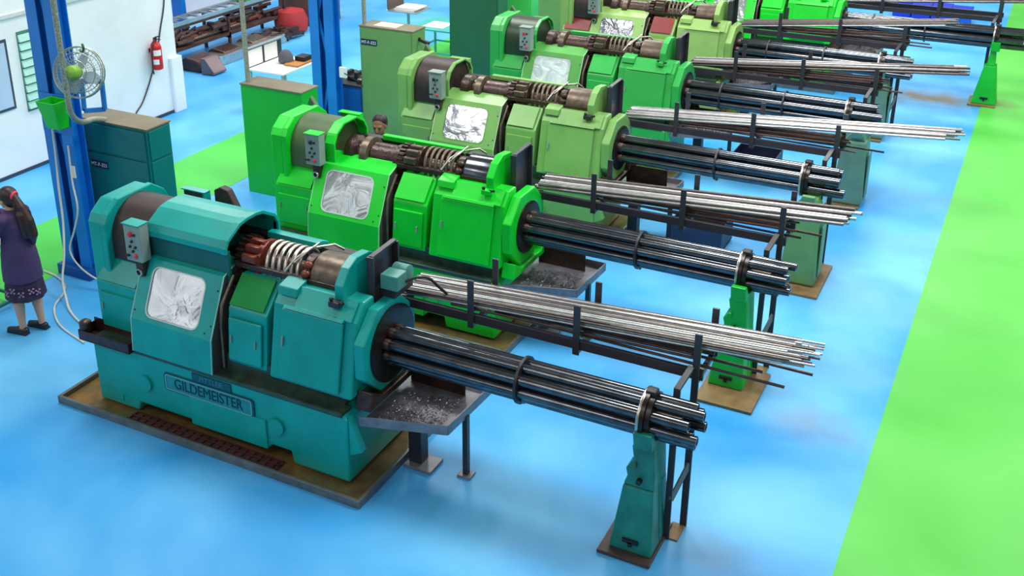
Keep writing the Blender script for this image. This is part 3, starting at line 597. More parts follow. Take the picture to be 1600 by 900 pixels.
MB().box(0, .012, -.03, .27, -.02, 1.12).obj('backing', mat('vent_shadow', (70, 120, 110), .6), V)
for i in range(9): MB().prism([(.012, .02 + i * .12), (.05, .02 + i * .12), (.02, .115 + i * .12), (.012, .115 + i * .12)], -.02, .26, 'y').obj('slat', mat('vent_mint', (164, 216, 204), .5, var=.05), V)
# fire extinguisher
X = thing('fire_extinguisher', (-12.29, 12.62, .84), 'red fire extinguisher hanging on the white wall', 'extinguisher')
MB().lathe([(.06, 0), (.085, .015), (.088, .04), (.088, .36), (.07, .42), (.03, .45), (.03, .47)], (0, 0, 0), 'z', 24).obj('cylinder', REDP, X, smooth=40)
MB().prism([(.0905 * math.cos(R(a)), .0905 * math.sin(R(a))) for a in range(-75, 6, 10)] + [(.086 * math.cos(R(a)), .086 * math.sin(R(a))) for a in range(5, -76, -10)], .24, .33, 'z').obj('label_sticker', PAPER, X)
MB().prism([(.0905 * math.cos(R(a)), .0905 * math.sin(R(a))) for a in range(-85, -24, 10)] + [(.086 * math.cos(R(a)), .086 * math.sin(R(a))) for a in range(-25, -86, -10)], .10, .18, 'z').obj('label_sticker', PAPER, X)
MB().box(-.02, .02, -.025, .025, .47, .52).bar((0, 0, .52), (.1, .02, .55), .018).bar((0, 0, .50), (.1, .02, .49), .014).obj('valve', BLACK, X, .003)
MB().sweep([(.02, -.03, .49), (.03, -.10, .45), (.02, -.12, .25), (.0, -.115, .0), (.0, -.10, -.05)], .012).obj('hose', BLACK, X, smooth=60)
MB().box(-.11, -.08, -.05, .05, .28, .34).obj('wall_bracket', BLACK, X)
tag(MB().sweep(curve([(-12.385, 13.10, 2.6), (-12.385, 13.02, 1.87), (-12.385, 12.87, 1.44), (-12.385, 12.72, 1.05), (-12.385, 12.52, .68), (-12.385, 12.3, .37), (-12.385, 12.12, .22), (-12.385, 12.05, .02)]), .011).obj('wall_cable', mat('dark_cable', (44, 56, 64), .5), None, smooth=60), 'dark cable hanging in a curve down the white wall', 'cable')

# ---------------------------------------------------------------- steel columns
def column(y, label, x0=-9.45, w=.42):
    T = thing('steel_column', (x0, y, 0), label, 'column', 'blue laced steel columns')
    for xa in (0, w - .16):
        MB().box(xa, xa + .16, 0, .014, .12, 5.5).obj('flange', BLUE, T); MB().box(xa, xa + .16, .166, .18, .12, 5.5).obj('flange', BLUE, T)
        MB().box(xa + .073, xa + .087, .014, .166, .12, 5.5).obj('web', BLUE, T)
    MB().box(.16, w - .16, .15, .16, .12, 5.5).obj('rear_plate', mat('deep_blue_paint', (8, 78, 160), .4), T)
    z = .3; k = 0
    while z < 5.2:
        a, b = ((.12, w - .12) if k % 2 == 0 else (w - .12, .12)); MB().bar((a, .06, z), (b, .06, z + .8), .05, .012, (0, 1, 0)).obj('lacing_bar', BLUE, T); z += .8; k += 1
    MB().box(-.04, w + .04, -.08, .26, 0, .12).obj('base_plinth', mat('deep_blue_paint', (8, 78, 160), .4), T, .006)
    return T
column(7.88, 'blue laced steel column beside the teal cabinet, carrying the fan')
column(13.08, 'blue laced steel column behind the vivid green cabinet', -9.62)
tag(MB().box(-15.75, -15.5, 16.75, 16.9, 0, 4).obj('blue_post', BLUE, None, .01), 'plain blue post at the far rack end', 'post')
for (px, py) in ((-9.12, 7.862),):
    o = MB().box(px, px + .07, py, py + .018, 1.22, 1.36).obj('socket_plate', PAPER, None, .004); tag(o, 'small white socket plate on the blue column by the teal cabinet', 'socket')
o = MB().box(-9.10, -8.98, 13.04, 13.08, 1.02, 1.18).obj('socket_box', PAPER, None, .006); tag(o, 'white socket box on the blue column by the dark tool bench', 'socket')
tag(MB().sweep(curve([(-9.0, 13.03, 1.10), (-8.9, 13.0, 1.08), (-8.82, 13.1, .98), (-8.86, 13.3, .84)]), .008).obj('black_cable', KNOB, None, smooth=60), 'thin black cord from the white socket box to the tool bench', 'cable')
# fan
F = thing('wall_fan', (-8.54, 7.62, 2.55), 'caged wall fan with yellow-green motor on the blue column', 'fan')
ax = Vector((-.40, .95, -.30)).normalized()
CAGE = mat('fan_cage_wire', (150, 160, 150), .4, .5)
q = ax.to_track_quat('Z', 'Y').to_matrix().to_4x4()
def fan_part(mb, name, m, sm=40):
    o = mb.obj(name, m, F, smooth=sm); o.matrix_local = Matrix.Translation((0, 0, .0)) @ q; return o
for (rr, zz) in ((.26, .05), (.26, .10), (.20, .145), (.12, .165), (.20, .005), (.12, -.02)): fan_part(MB().torus((0, 0, zz), (0, 0, 1), rr, .005 if rr < .26 else .008, 36, 5), 'cage_ring', CAGE)
wr = MB()
for i in range(36):
    a = 2 * math.pi * i / 36; c, s_ = math.cos(a), math.sin(a)
    wr.sweep([(.06 * c, .06 * s_, .17), (.16 * c, .16 * s_, .16), (.24 * c, .24 * s_, .125), (.262 * c, .262 * s_, .075), (.24 * c, .24 * s_, .03), (.15 * c, .15 * s_, -.01), (.06 * c, .06 * s_, -.025)], .0022, 4)
fan_part(wr, 'cage_wires', CAGE)['kind'] = 'stuff'
for i in range(4):
    a = i * math.pi / 2 + .4; u = Vector((math.cos(a), math.sin(a), 0)); v = Vector((-math.sin(a), math.cos(a), 0))
    pts = [u * .05 - v * .03, u * .13 - v * .07, u * .22 - v * .05, u * .225 + v * .03, u * .13 + v * .05, u * .05 + v * .03]
    vs = [(p.x, p.y, .065 + .03 * (i_ in (1, 2)) - .02 * (i_ in (3, 4))) for i_, p in enumerate(pts)]; vs += [(x, y_, z + .006) for x, y_, z in vs]
    fan_part(MB().add(vs, [(5, 4, 3, 2, 1, 0), (6, 7, 8, 9, 10, 11)] + [(k, (k + 1) % 6, 6 + (k + 1) % 6, 6 + k) for k in range(6)]), 'blade', mat('fan_blade', (150, 176, 190), .4))
fan_part(MB().lathe([(.04, .0), (.07, .01), (.075, -.06), (.06, -.14), (.03, -.16)][::-1], (0, 0, 0), 'z', 20), 'motor', YGREEN)
fan_part(MB().lathe([(.05, .0), (.05, .06), (.03, .09), (.01, .1)], (0, 0, 0), 'z', 16), 'hub', GREYC)
MB().bar((-.02, -.03, -.06), (-.50, .27, -.10), .05, .03).obj('bracket', YGREEN, F, .005)
MB().torus((.12, .0, .28), (.3, 1, 0), .05, .012, 16, 6, 0, math.pi).obj('handle', mat('handle_green', (40, 84, 60), .4), F, smooth=60)
# green hopper and blue bracket frame on the column
G_ = thing('green_bin', (-9.10, 7.70, 1.82), 'bright green hanging bin on the blue column', 'bin')
MB().add([(-.10, .02, 0), (.08, .02, 0), (.08, .16, 0), (-.10, .16, 0), (-.14, -.06, .32), (.13, -.06, .32), (.13, .16, .32), (-.14, .16, .32), (-.12, -.04, .32), (.11, -.04, .32), (.11, .145, .32), (-.12, .145, .32), (-.08, .03, .03), (.06, .03, .03), (.06, .145, .03), (-.08, .145, .03)],
    [(0, 3, 2, 1), (0, 1, 5, 4), (1, 2, 6, 5), (2, 3, 7, 6), (3, 0, 4, 7), (4, 5, 9, 8), (5, 6, 10, 9), (6, 7, 11, 10), (7, 4, 8, 11), (8, 9, 13, 12), (9, 10, 14, 13), (10, 11, 15, 14), (11, 8, 12, 15), (12, 13, 14, 15)]).obj('bucket', BINGREEN, G_, .012)
MB().box(-.34, .11, .165, .178, -.1, .34).obj('back_plate', BLUE, G_, .004)
Q = thing('blue_bracket_frame', (-8.72, 7.82, 2.06), 'small open blue metal frame on the column below the fan', 'bracket')
for a_, b_ in (((0, 0, 0), (.30, 0, .06)), ((.30, 0, .06), (.31, 0, .36)), ((.31, 0, .36), (.02, 0, .33)), ((.02, 0, .33), (0, 0, 0))): MB().bar(a_, b_, .05, .03, (0, 1, 0)).obj('frame_bar', BLUE, Q, .004)
MB().bar((.02, 0, .2), (-.28, .065, .2), .04, .03).obj('mount', BLUE, Q)
# loose cables at the column foot
tag(MB().sweep(curve([(-9.26, 7.84, 1.9), (-9.27, 7.83, 1.45), (-9.24, 7.78, 1.1), (-9.16, 7.70, .75), (-9.05, 7.55, .42), (-8.98, 7.42, .2), (-8.85, 7.32, .06), (-8.6, 7.15, .015), (-8.2, 7.0, .012), (-7.6, 6.95, .012)]), .013).obj('power_cable', CABLEW, None, smooth=60), 'pale cable looping down the column front to the floor', 'cable')
tag(MB().sweep(curve([(-9.08, 7.85, 1.6), (-9.06, 7.82, 1.2), (-8.97, 7.76, .92), (-9.03, 7.72, .66), (-9.1, 7.68, .42), (-8.95, 7.66, .25), (-8.7, 7.7, .12), (-8.3, 7.8, .05), (-7.8, 7.85, .015), (-7.5, 7.7, .012)]), .010).obj('power_cable', CABLEW, None, smooth=60), 'thinner pale cable crossing towards the machine by the column', 'cable')
tag(MB().sweep(curve([(-9.65, 7.74, .012), (-9.4, 7.7, .012), (-9.15, 7.58, .012), (-9.0, 7.4, .012), (-8.85, 7.15, .012), (-8.5, 6.9, .012), (-8.0, 6.75, .012)]), .011).obj('floor_hose', CABLEW, None, smooth=60), 'pale hose lying across the floor behind the woman', 'hose')

# ---------------------------------------------------------------- electrical cabinets
def cabinet(y, x0, x1, h, C, label, seam=None, plate=None, d=.36, top=BROWNT, knob=False, plain=False):
    T = thing('electrical_cabinet', (x0, y, 0), label, 'cabinet', 'electrical cabinets behind the machines'); w_ = x1 - x0
    MB().box(0, w_, 0, d, .0, h - .015).obj('body', C, T, .006); MB().box(-.01, w_ + .01, -.01, d + .01, h - .015, h + .006).obj('top', top, T, .004)
    if seam:
        MB().box(.03, w_ - .03, -.018, .002, .08, seam - .012).obj('lower_door', C, T, .004); MB().box(.03, w_ - .03, -.018, .002, seam + .012, h - .04).obj('upper_door', C, T, .004)
        MB().box(w_ - .002, w_ + .016, .02, d - .02, .08, seam - .012).obj('side_panel', C, T, .004); MB().box(w_ - .002, w_ + .016, .02, d - .02, seam + .012, h - .03).obj('side_panel', C, T, .004)
    elif not plain:
        MB().box(.025, w_ - .025, -.016, .002, .08, h - .04).obj('door', C, T, .004)
    if knob: MB().box(.06, .085, -.03, -.018, h - .20, h - .13).obj('latch', KNOB, T, .003)
    if plate:
        tx, pxc, pz, pw, ph = plate
        MB().box(pxc - pw / 2, pxc + pw / 2, -.024, -.016, pz - ph / 2, pz + ph / 2).obj('number_plate', mat('plate_navy', (12, 30, 62), .4), T)
        text('number_lettering', tx, ph * .72, PAPER, (pxc, -.0245, pz - .004), (R(90), 0, 0), T, .0015)
    return T
CT = mat('dark_teal_cabinet', (0, 112, 112), .4, var=.06, grime=.25, gcol=(0, 84, 86)); CV = mat('green_cabinet', (8, 176, 44), .4, var=.05)
CS = mat('olive_cabinet', (104, 152, 86), .42, var=.06, grime=.25, gcol=(74, 112, 62)); CD = mat('dark_green_cabinet', (40, 104, 66), .42, var=.06)
cabinet(8.20, -9.28, -8.26, 1.80, CT, 'dark teal electrical cabinet with number plate beside the blue column', 1.43, ('MT-F-321', .28, 1.29, .25, .085), .36, knob=True)
cabinet(10.80, -9.11, -8.14, 1.52, CV, 'vivid green electrical cabinet with dusty top', plain=True)
cabinet(13.42, -8.96, -8.04, 1.745, CS, 'olive electrical cabinet with number plate and papers on top', None, ('MT-F-322', .17, 1.51, .28, .09), plain=False)
cabinet(16.03, -8.87, -7.95, 2.15, CD, 'dark green electrical cabinet behind the mid-green machine')
cabinet(18.65, -8.55, -7.85, 2.1, CS, 'olive electrical cabinet farthest back at the top edge')
cabinet(16.9, -8.5, -7.75, 1.7, mat('light_green_box', (70, 200, 90), .4), 'light green cabinet standing behind the dark green one', d=.3)
for (cx_, cy_, ch, lb) in ((-9.06, 10.9, 1.52, 'vivid green'), (-8.92, 13.5, 1.745, 'olive')):
    tag(MB().sweep([(cx_, cy_, ch + .006), (cx_, cy_, 3.2), (cx_ - .01, cy_, 6.0)], .032, 12).obj('cable_conduit', CONDUIT, None, smooth=60), 'braided grey conduit rising from the %s cabinet top' % lb, 'conduit')
tag(MB().sweep([(-8.52, 7.45, 6.0), (-8.52, 7.45, 3.0)] + curve([(-8.53, 7.46, 2.4), (-8.56, 7.50, 2.15), (-8.66, 7.70, 1.98), (-8.80, 8.0, 1.90), (-8.90, 8.25, 1.806)]), .030, 12).obj('cable_conduit', CONDUIT, None, smooth=60), 'braided grey conduit hanging before the fan to the teal cabinet', 'conduit')
tag(MB().box(-8.75, -8.36, 13.47, 13.72, 1.752, 1.758).obj('paper_sheet', mat('cream_paper', (206, 206, 172), .7), None), 'cream paper sheet lying on the olive cabinet', 'paper')
tag(MB().sweep([(-8.04, 13.6, 1.60), (-7.95, 13.58, 1.58), (-7.86, 13.58, 1.56)], .03, 10).obj('cabinet_switch', KNOB, None, smooth=60), 'black main switch on the side of the olive cabinet', 'switch')

# ---------------------------------------------------------------- things further back on the left
def table(name, loc, sx, sy, h, top, leg, label, cat='table', lw=.035, shelf=None, tt=.03):
    T = thing(name, loc, label, cat)
    MB().box(0, sx, 0, sy, h - tt, h).obj('table_top', top, T, .004)
    for xx in (.02, sx - .02 - lw):
        for yy in (.02, sy - .02 - lw): MB().box(xx, xx + lw, yy, yy + lw, 0, h - tt).obj('leg', leg, T)
    if shelf:
        for (xa, xb, ya, yb) in ((.02, sx - .02, .03, .055), (.02, sx - .02, sy - .055, sy - .03), (.03, .055, .05, sy - .05), (sx - .055, sx - .03, .05, sy - .05)): MB().box(xa, xb, ya, yb, shelf, shelf + .03).obj('stretcher', leg, T)
    return T
table('work_table', (-11.32, 13.62, 0), .72, .98, .72, PAPER, mat('pale_leg', (150, 170, 170), .5), 'white topped work table in front of the far racks')
D = thing('display_board', (-11.33, 13.62, .722), 'white two-panel display board standing on the white table', 'board')
MB().box(0, .02, 0, .93, 0, .31).obj('frame', mat('dark_frame', (44, 50, 60), .5), D)
for (ya, yb) in ((.02, .40), (.46, .80)): MB().box(.02, .028, ya, yb, .02, .29).obj('white_panel', PAPER, D)
MB().box(-.01, .05, -.01, .94, .31, .33).obj('top_rail', ALU, D)
tag(MB().lathe([(.09, 0), (.13, .03), (.12, .12), (.07, .2), (.03, .22)], (-10.98, 14.22, .722), 'z', 16).obj('cloth_bag', mat('grey_cloth', (84, 86, 96), .8, bump=.6, bscale=30), None, smooth=50), 'crumpled dark grey bag on the white table', 'bag')
tag(MB().box(-10.86, -10.66, 14.30, 14.52, .755, .83).obj('black_box', KNOB, None, .01), 'black box on a wooden board on the white table', 'box')
tag(MB().box(-10.90, -10.62, 14.05, 14.58, .722, .753).obj('wooden_board', mat('wood_board', (176, 120, 60), .6, var=.15), None, .004), 'orange-brown wooden board on the white table', 'board')
# tool bench behind the second column
T = thing('tool_bench', (-9.55, 13.50, 0), 'blue steel tool bench beside the olive cabinet', 'bench')
MB().box(0, .55, 0, .7, .0, .74).obj('body', BLUED, T, .01); MB().box(-.02, .58, -.02, .72, .74, .775).obj('bench_top', mat('dark_bench_top', (44, 44, 52), .5), T, .004); MB().box(.03, .52, -.012, 0, .06, .70).obj('door', BLUED, T, .004)
V_ = thing('bench_vise', (-9.28, 13.75, .777), 'dark bench vise on the blue tool bench', 'vise')
MB().box(-.12, .12, -.08, .08, 0, .07).obj('vise_body', BLACK, V_, .01); MB().box(-.15, -.09, -.09, .09, .05, .14).obj('jaw', BLACK, V_, .008); MB().box(.02, .08, -.09, .09, .05, .14).obj('jaw', BLACK, V_, .008); MB().cyl((.08, 0, .06), (.22, 0, .06), .016).obj('screw', STEEL, V_); MB().cyl((.2, -.08, .06), (.2, .08, .06), .008).obj('handle', STEEL, V_)
for i, (tx, ty) in enumerate(((-9.48, 13.58), (-9.12, 13.62), (-9.45, 13.98))):
    o = MB().lathe([(.05, 0), (.055, .02), (.05, .06), (.03, .075)], (tx, ty, .777), 'z', 14).obj('machine_part', IRON if i == 1 else BLACK, None, smooth=40); tag(o, ('dark round machine part at the front-left of the tool bench', 'grey round machine part at the front-right of the tool bench', 'dark round machine part at the back of the tool bench')[i], 'machine part')
# teal table, sheet stand, red bag behind the olive cabinet
TT = mat('teal_table', (70, 176, 170), .45)
table('teal_table', (-10.35, 17.15, 0), .95, .95, .76, TT, TT, 'teal topped table with tube legs behind the olive cabinet', shelf=.3)
tag(MB().box(-10.15, -9.72, 17.3, 17.75, .762, .768).obj('paper_sheet', PAPER, None), 'white paper sheet on the teal table', 'paper')
P_ = thing('sheet_stand', (-11.35, 18.0, 0), 'grey stand with a tray of white papers behind the teal table', 'stand')
MB().cyl((.3, .3, 0), (.3, .3, .78), .03).obj('pole', ALU, P_); MB().box(.05, .6, .05, .6, 0, .03).obj('foot', ALU, P_); MB().box(0, .65, 0, .6, .78, .80).obj('tray', ALU, P_); MB().bar((0, .0, .8), (0, .6, 1.3), .02, .02).obj('side_bar', ALU, P_); MB().box(0, .02, 0, .6, .8, 1.35).obj('back_panel', mat('brown_panel', (92, 74, 66), .6), P_)
for i in range(3): tag(MB().box(-11.25 + .02 * i, -10.8 + .03 * i, 18.1, 18.5, .802 + .02 * i, .82 + .02 * i).obj('paper_stack', PAPER, None), ('lowest white paper stack on the grey sheet stand', 'middle white paper stack on the grey sheet stand', 'topmost white paper stack on the grey sheet stand')[i], 'papers')
tag(MB().lathe([(.18, 0), (.22, .05), (.2, .2), (.12, .28), (.05, .3)], (-10.05, 18.6, .0), 'z', 16).obj('red_bag', mat('red_cloth', (206, 40, 66), .7, bump=.5, bscale=20), None, smooth=50), 'red bag on the floor behind the teal table', 'bag')
# scrap rack beyond the wall end
SR = thing('scrap_rack', (-14.75, 14.6, 0), 'low steel rack of scrap beyond the wall end', 'rack')
DB = mat('scrap_brown', (74, 54, 52), .55, .2, var=.35, scale=6)
for yy in (.1, 1.9, 3.7):
    for xx in (0, .62): MB().box(xx, xx + .05, yy, yy + .05, 0, .75).obj('upright', DB, SR)
    MB().box(0, .67, yy, yy + .05, .28, .33).obj('cross_bar', DB, SR); MB().box(0, .67, yy, yy + .05, .70, .75).obj('cross_bar', DB, SR)
for xx in (0, .62): MB().box(xx, xx + .05, .1, 3.75, .33, .37).obj('rail', DB, SR); MB().box(xx, xx + .05, .1, 3.75, .75, .79).obj('rail', DB, SR)
MB().box(0, .67, .1, 3.75, .37, .385).obj('shelf', DB, SR)
LD = thing('ladder', (-14.45, 14.75, .81), 'long aluminium ladder lying on top of the scrap rack', 'ladder')
for xx in (0, .36): MB().box(xx, xx + .03, 0, 4.4, 0, .07).obj('rail', ALU, LD)
for i in range(15): MB().box(.03, .36, .15 + i * .29, .18 + i * .29, .02, .05).obj('rung', ALU, LD)
sc = [('pipe', -14.6, .44, 3.0, .06, 'dark'), ('pipe', -14.45, .43, 2.6, .045, 'bright'), ('pipe', -14.32, .44, 3.2, .055, 'rusty'), ('pipe', -14.22, .43, 2.2, .04, 'light grey')]
for i, (nm, xx, zz, ln_, r_, w_) in enumerate(sc):
    o = MB().lathe([(r_ * .7, 0), (r_, 0), (r_, ln_), (r_ * .7, ln_)], (xx, 14.9, zz), 'y', 14).obj('scrap_pipe', (DB, STEEL, REDOX, IRON)[i], None, smooth=40); tag(o, w_ + ' scrap pipe lying on the shelf of the scrap rack', 'pipe')
for i, (yy, c_, w_) in enumerate(((15.0, DB, 'dark brown'), (15.75, OIL, 'oily black'), (16.6, IRON, 'grey'))):
    o = MB().prism([(-14.02, 0), (-13.55, 0), (-13.55, .1), (-13.62, .22), (-13.9, .26), (-14.02, .2)], yy, yy + .5, 'y').obj('scrap_casting', c_, None, .03); tag(o, w_ + ' scrap casting on the floor before the scrap rack', 'casting')
o = MB().prism([(-13.95, 0), (-13.88, 0), (-13.88, .12), (-13.6, .12), (-13.6, 0), (-13.53, 0), (-13.53, .19), (-13.95, .19)], 15.52, 17.6, 'y').obj('steel_channel', STEEL, None, .01); tag(o, 'long bright steel channel on the floor before the scrap rack', 'channel')
o = MB().prism([(-13.5, 0), (-13.42, 0), (-13.2, .02), (-13.2, .06), (-13.4, .3), (-13.5, .3)], 14.95, 15.3, 'y').obj('angle_bracket', mat('dull_mauve_steel', (120, 104, 108), .5, .3), None, .01); tag(o, 'dull grey angle bracket at the near end of the scrap', 'bracket')
o = MB().lathe([(.2, 0), (.34, .05), (.36, .25), (.28, .45), (.1, .5)], (-14.0, 18.4, 0), 'z', 18).obj('red_sack', mat('dull_red_cloth', (168, 44, 48), .7, bump=.5, bscale=16), None, smooth=50); tag(o, 'dull red sack at the far end of the scrap rack', 'sack')
o = MB().box(-14.6, -14.2, 17.2, 17.5, .80, 1.2).obj('green_scrap_part', mat('scrap_green', (60, 140, 70), .5), None, .02); tag(o, 'green machine part on the scrap rack behind the ladder', 'machine part')
o = MB().box(-14.7, -13.7, 18.9, 19.8, 0, .9).obj('brown_crate', mat('crate_brown', (92, 62, 56), .7), None, .02); tag(o, 'brown crate behind the dull red sack', 'crate')
rs = random.Random(5); hp_ = MB()
for i in range(70):
    x_, y_ = rs.uniform(-14.7, -14.15), rs.uniform(14.8, 18.2); z_ = rs.uniform(.39, .55); l_ = rs.uniform(.1, .5)
    if i % 3: hp_.cyl((x_, y_, z_), (x_ + rs.uniform(-.1, .1), y_ + l_, z_ + rs.uniform(-.03, .08)), rs.uniform(.02, .05), n=8)
    else: hp_.box(x_ - .06, x_ + .06, y_, y_ + l_ * .6, z_ - .03, z_ + .05)
for i in range(50):
    x_, y_ = rs.uniform(-14.05, -13.55), rs.uniform(16.9, 18.0); l_ = rs.uniform(.1, .45)
    hp_.bar((x_, y_, rs.uniform(.03, .2)), (x_ + rs.uniform(-.1, .1), y_ + l_, rs.uniform(.03, .22)), rs.uniform(.03, .09))
o = hp_.obj('scrap_heap', mat('tangled_scrap', (66, 48, 48), .5, .3, var=.5, scale=14), None); o['kind'] = 'stuff'; tag(o, 'tangle of small dark scrap metal on and before the rack', 'scrap')
# bins under the trays and far crates
def binn(x, y, sx, sy, h, m, label):
    T = thing('chip_bin', (x, y, 0), label, 'bin', 'chip bins under the trays')
    MB().box(0, sx, 0, sy, .02, .035).obj('bin_floor', m, T)
    t = .012
    MB().box(0, sx, 0, t, .02, h).obj('bin_wall', m, T); MB().box(0, sx, sy - t, sy, .02, h).obj('bin_wall', m, T); MB().box(0, t, t, sy - t, .02, h).obj('bin_wall', m, T); MB().box(sx - t, sx, t, sy - t, .02, h).obj('bin_wall', m, T)
    MB().box(.02, sx - .02, .02, sy - .02, .035, h * .6).obj('chip_load', IRON, T)
NAVY = mat('navy_bin', (30, 40, 78), .45, var=.2, grime=.3)
binn(-3.50, 11.75, .62, .5, .34, NAVY, 'navy chip bin on the floor beside the tray of the sage machine')
binn(-3.48, 14.3, .6, .5, .34, NAVY, 'navy chip bin on the floor beside the tray of the mid-green machine')
binn(-3.46, 17.0, .62, .5, .36, mat('blue_bin', (34, 88, 150), .45), 'blue chip bin on the floor beside the tray of the olive machine')
for i in range(4):
    o = thing('blue_crate', (-2.95 + i * .41, 25.6 - .12 * i, 0), ('leftmost', 'second from left', 'third from left', 'rightmost')[i] + ' of the four blue crates at the top edge', 'crate')
    MB().box(0, .38, 0, .5, 0, .32).obj('body', mat('royal_blue_plastic', (20, 50, 190), .4) if i < 3 else mat('mid_blue_plastic', (10, 80, 190), .4), o, .01); MB().box(-.01, .39, -.01, .51, .30, .335).obj('rim', mat('royal_blue_plastic', (20, 50, 190), .4), o, .006)

# ---------------------------------------------------------------- people
def capsule(mb, p, q, r0, r1):
    p = Vector(p); q = Vector(q); mb.ball(p, r0, 12, 8); mb.ball(q, r1, 12, 8); mb.cyl(p, q, r0, r1, 12)
def fuse(mb, name, material, parent, voxel=.008, it=4):
    me = mb.mesh(name); t = bpy.data.objects.new(name + '_t', me); COL.objects.link(t)
    r_ = t.modifiers.new('r', 'REMESH'); r_.mode = 'VOXEL'; r_.voxel_size = voxel
    s_ = t.modifiers.new('s', 'SMOOTH'); s_.iterations = it; s_.factor = .5
    dg = bpy.context.evaluated_depsgraph_get(); m2 = bpy.data.meshes.new_from_object(t.evaluated_get(dg)); bpy.data.objects.remove(t)
    m2.name = name; m2.materials.clear(); m2.materials.append(material)
    for p in m2.polygons: p.use_smooth = True
    o = bpy.data.objects.new(name, m2); COL.objects.link(o); o.parent = parent; return o
def hand(mb, w_, d, up, side, curl=.5, k=1.):
    # w_ wrist, d pointing along the fingers, up the back of the hand, side towards the thumb
    w_ = Vector(w_); d = Vector(d).normalized(); up = Vector(up).normalized(); side = Vector(side).normalized()
    pc = w_ + d * .045 * k
    for s_ in (-.028, -.009, .010, .028): capsule(mb, w_ + side * s_ * .6 * k, w_ + d * .085 * k + side * s_ * k, .014 * k, .011 * k)
    for s_, l_ in ((-.030, .058), (-.010, .075), (.010, .080), (.030, .070)):
        a = w_ + d * .085 * k + side * s_ * k; d1 = (d - up * curl * .6).normalized(); d2 = (d - up * curl * 1.8).normalized()
        b = a + d1 * l_ * .5 * k; c = b + d2 * l_ * .5 * k
        capsule(mb, a, b, .010 * k, .009 * k); capsule(mb, b, c, .009 * k, .0075 * k)
    a = w_ + d * .03 * k + side * .030 * k; b = a + (d * .6 + side * .8 - up * .2) * .04 * k; c = b + (d * .9 + side * .2 - up * .5) * .035 * k
    capsule(mb, a, b, .013 * k, .011 * k); capsule(mb, b, c, .011 * k, .008 * k)
def head(mb, c, fwd, k=1., tilt=0.):
    # skull, jaw, nose, brow, chin, lips, ears; fwd is the facing direction (horizontal)
    f = Vector(fwd).normalized(); up = Vector((0, 0, 1)); f = (f * math.cos(tilt) - up * math.sin(tilt)).normalized(); s_ = f.cross(up).normalized(); up = s_.cross(f)
    c = Vector(c); P3 = lambda a, b, d: c + f * a * k + s_ * b * k + up * d * k
    mb.ball(P3(-.015, 0, .03), (.088 * k, .080 * k, .088 * k), 16, 12)
    mb.ball(P3(.02, 0, -.01), (.072 * k, .066 * k, .095 * k), 16, 12)
    capsule(mb, P3(.045, 0, -.075), P3(.055, 0, -.085), .036 * k, .026 * k)
    capsule(mb, P3(.083, 0, .012), P3(.105, 0, -.028), .010 * k, .013 * k)
    capsule(mb, P3(.082, -.02, -.058), P3(.082, .02, -.058), .011 * k, .011 * k)
    for b in (-1, 1):
        mb.ball(P3(-.005, b * .078, -.005), (.018 * k, .012 * k, .03 * k), 8, 6); capsule(mb, P3(.078, b * .018, .028), P3(.066, b * .045, .026), .010 * k, .010 * k)
    return P3
SKIN_W = mat('warm_skin', (196, 150, 122), .5, var=.05); SKIN_M = mat('brown_skin', (136, 92, 76), .5, var=.06)
HAIR = mat('dark_brown_hair', (44, 22, 24), .45, var=.35, scale=40); HAIRB = mat('black_hair', (24, 18, 20), .5, var=.3, scale=40)
TUNIC = mat('purple_tunic_cloth', (64, 46, 88), .75, var=.12, scale=5, bump=.4, bscale=14)
SKIRT = mat('dark_patterned_skirt', (44, 30, 58), .75, var=.45, scale=16)
SHOE = mat('black_shoe', (28, 24, 30), .4)
# woman standing left of the column, facing left; local +x is forward
Wm = thing('person', (-8.68, 6.70, 0), 'person in purple tunic and dark skirt with long ponytail, standing at the left edge', 'person', None, R(180 + 8))
b_ = MB()
for s_, fx in ((1, .06), (-1, -.05)):
    capsule(b_, (fx * .3, s_ * .085, .84), (fx * .8, s_ * .08, .45), .078, .050); capsule(b_, (fx * .8, s_ * .08, .45), (fx * .8 - .01, s_ * .08, .30), .052, .054); capsule(b_, (fx * .8 - .01, s_ * .08, .30), (fx - .02, s_ * .08, .07), .050, .032); capsule(b_, (fx - .02, s_ * .08, .06), (fx + .13, s_ * .09, .035), .03, .026)
capsule(b_, (0, 0, .86), (0, 0, 1.05), .13, .115); capsule(b_, (0, 0, 1.05), (.0, 0, 1.22), .115, .125); capsule(b_, (0, -.13, 1.30), (0, .13, 1.30), .055, .055); capsule(b_, (.0, 0, 1.28), (.02, 0, 1.42), .055, .045)
for s_, el, wr_ in ((1, (.13, .20, 1.07), (.33, .14, 1.20)), (-1, (.16, -.19, 1.12), (.30, -.10, 1.30))):
    capsule(b_, (0, s_ * .155, 1.29), el, .046, .038); capsule(b_, el, wr_, .037, .024)
    d = (Vector(wr_) - Vector(el)).normalized(); hand(b_, wr_, d, (0, 0, 1), (0, -s_, 0), .5, .9)
Pw = head(b_, (.035, 0, 1.475), (1, .0, 0), .94, .12)
fuse(b_, 'body', SKIN_W, Wm, .0075, 4)
for s_ in (-1, 1):
    MB().ball(Pw(.082, s_ * .032, .012), .011, 8, 6).obj('eye', mat('eye_dark', (30, 20, 18), .3), Wm, smooth=60)
t_ = MB()
capsule(t_, (0, 0, 1.06), (0, 0, 1.22), .128, .142); capsule(t_, (0, -.13, 1.30), (0, .13, 1.30), .068, .068); t_.lathe([(.15, .62), (.195, .62), (.19, .75), (.175, .90), (.145, 1.08), (.15, 1.22), (.11, 1.33), (.06, 1.37)], (0, 0, 0), 'z', 20)
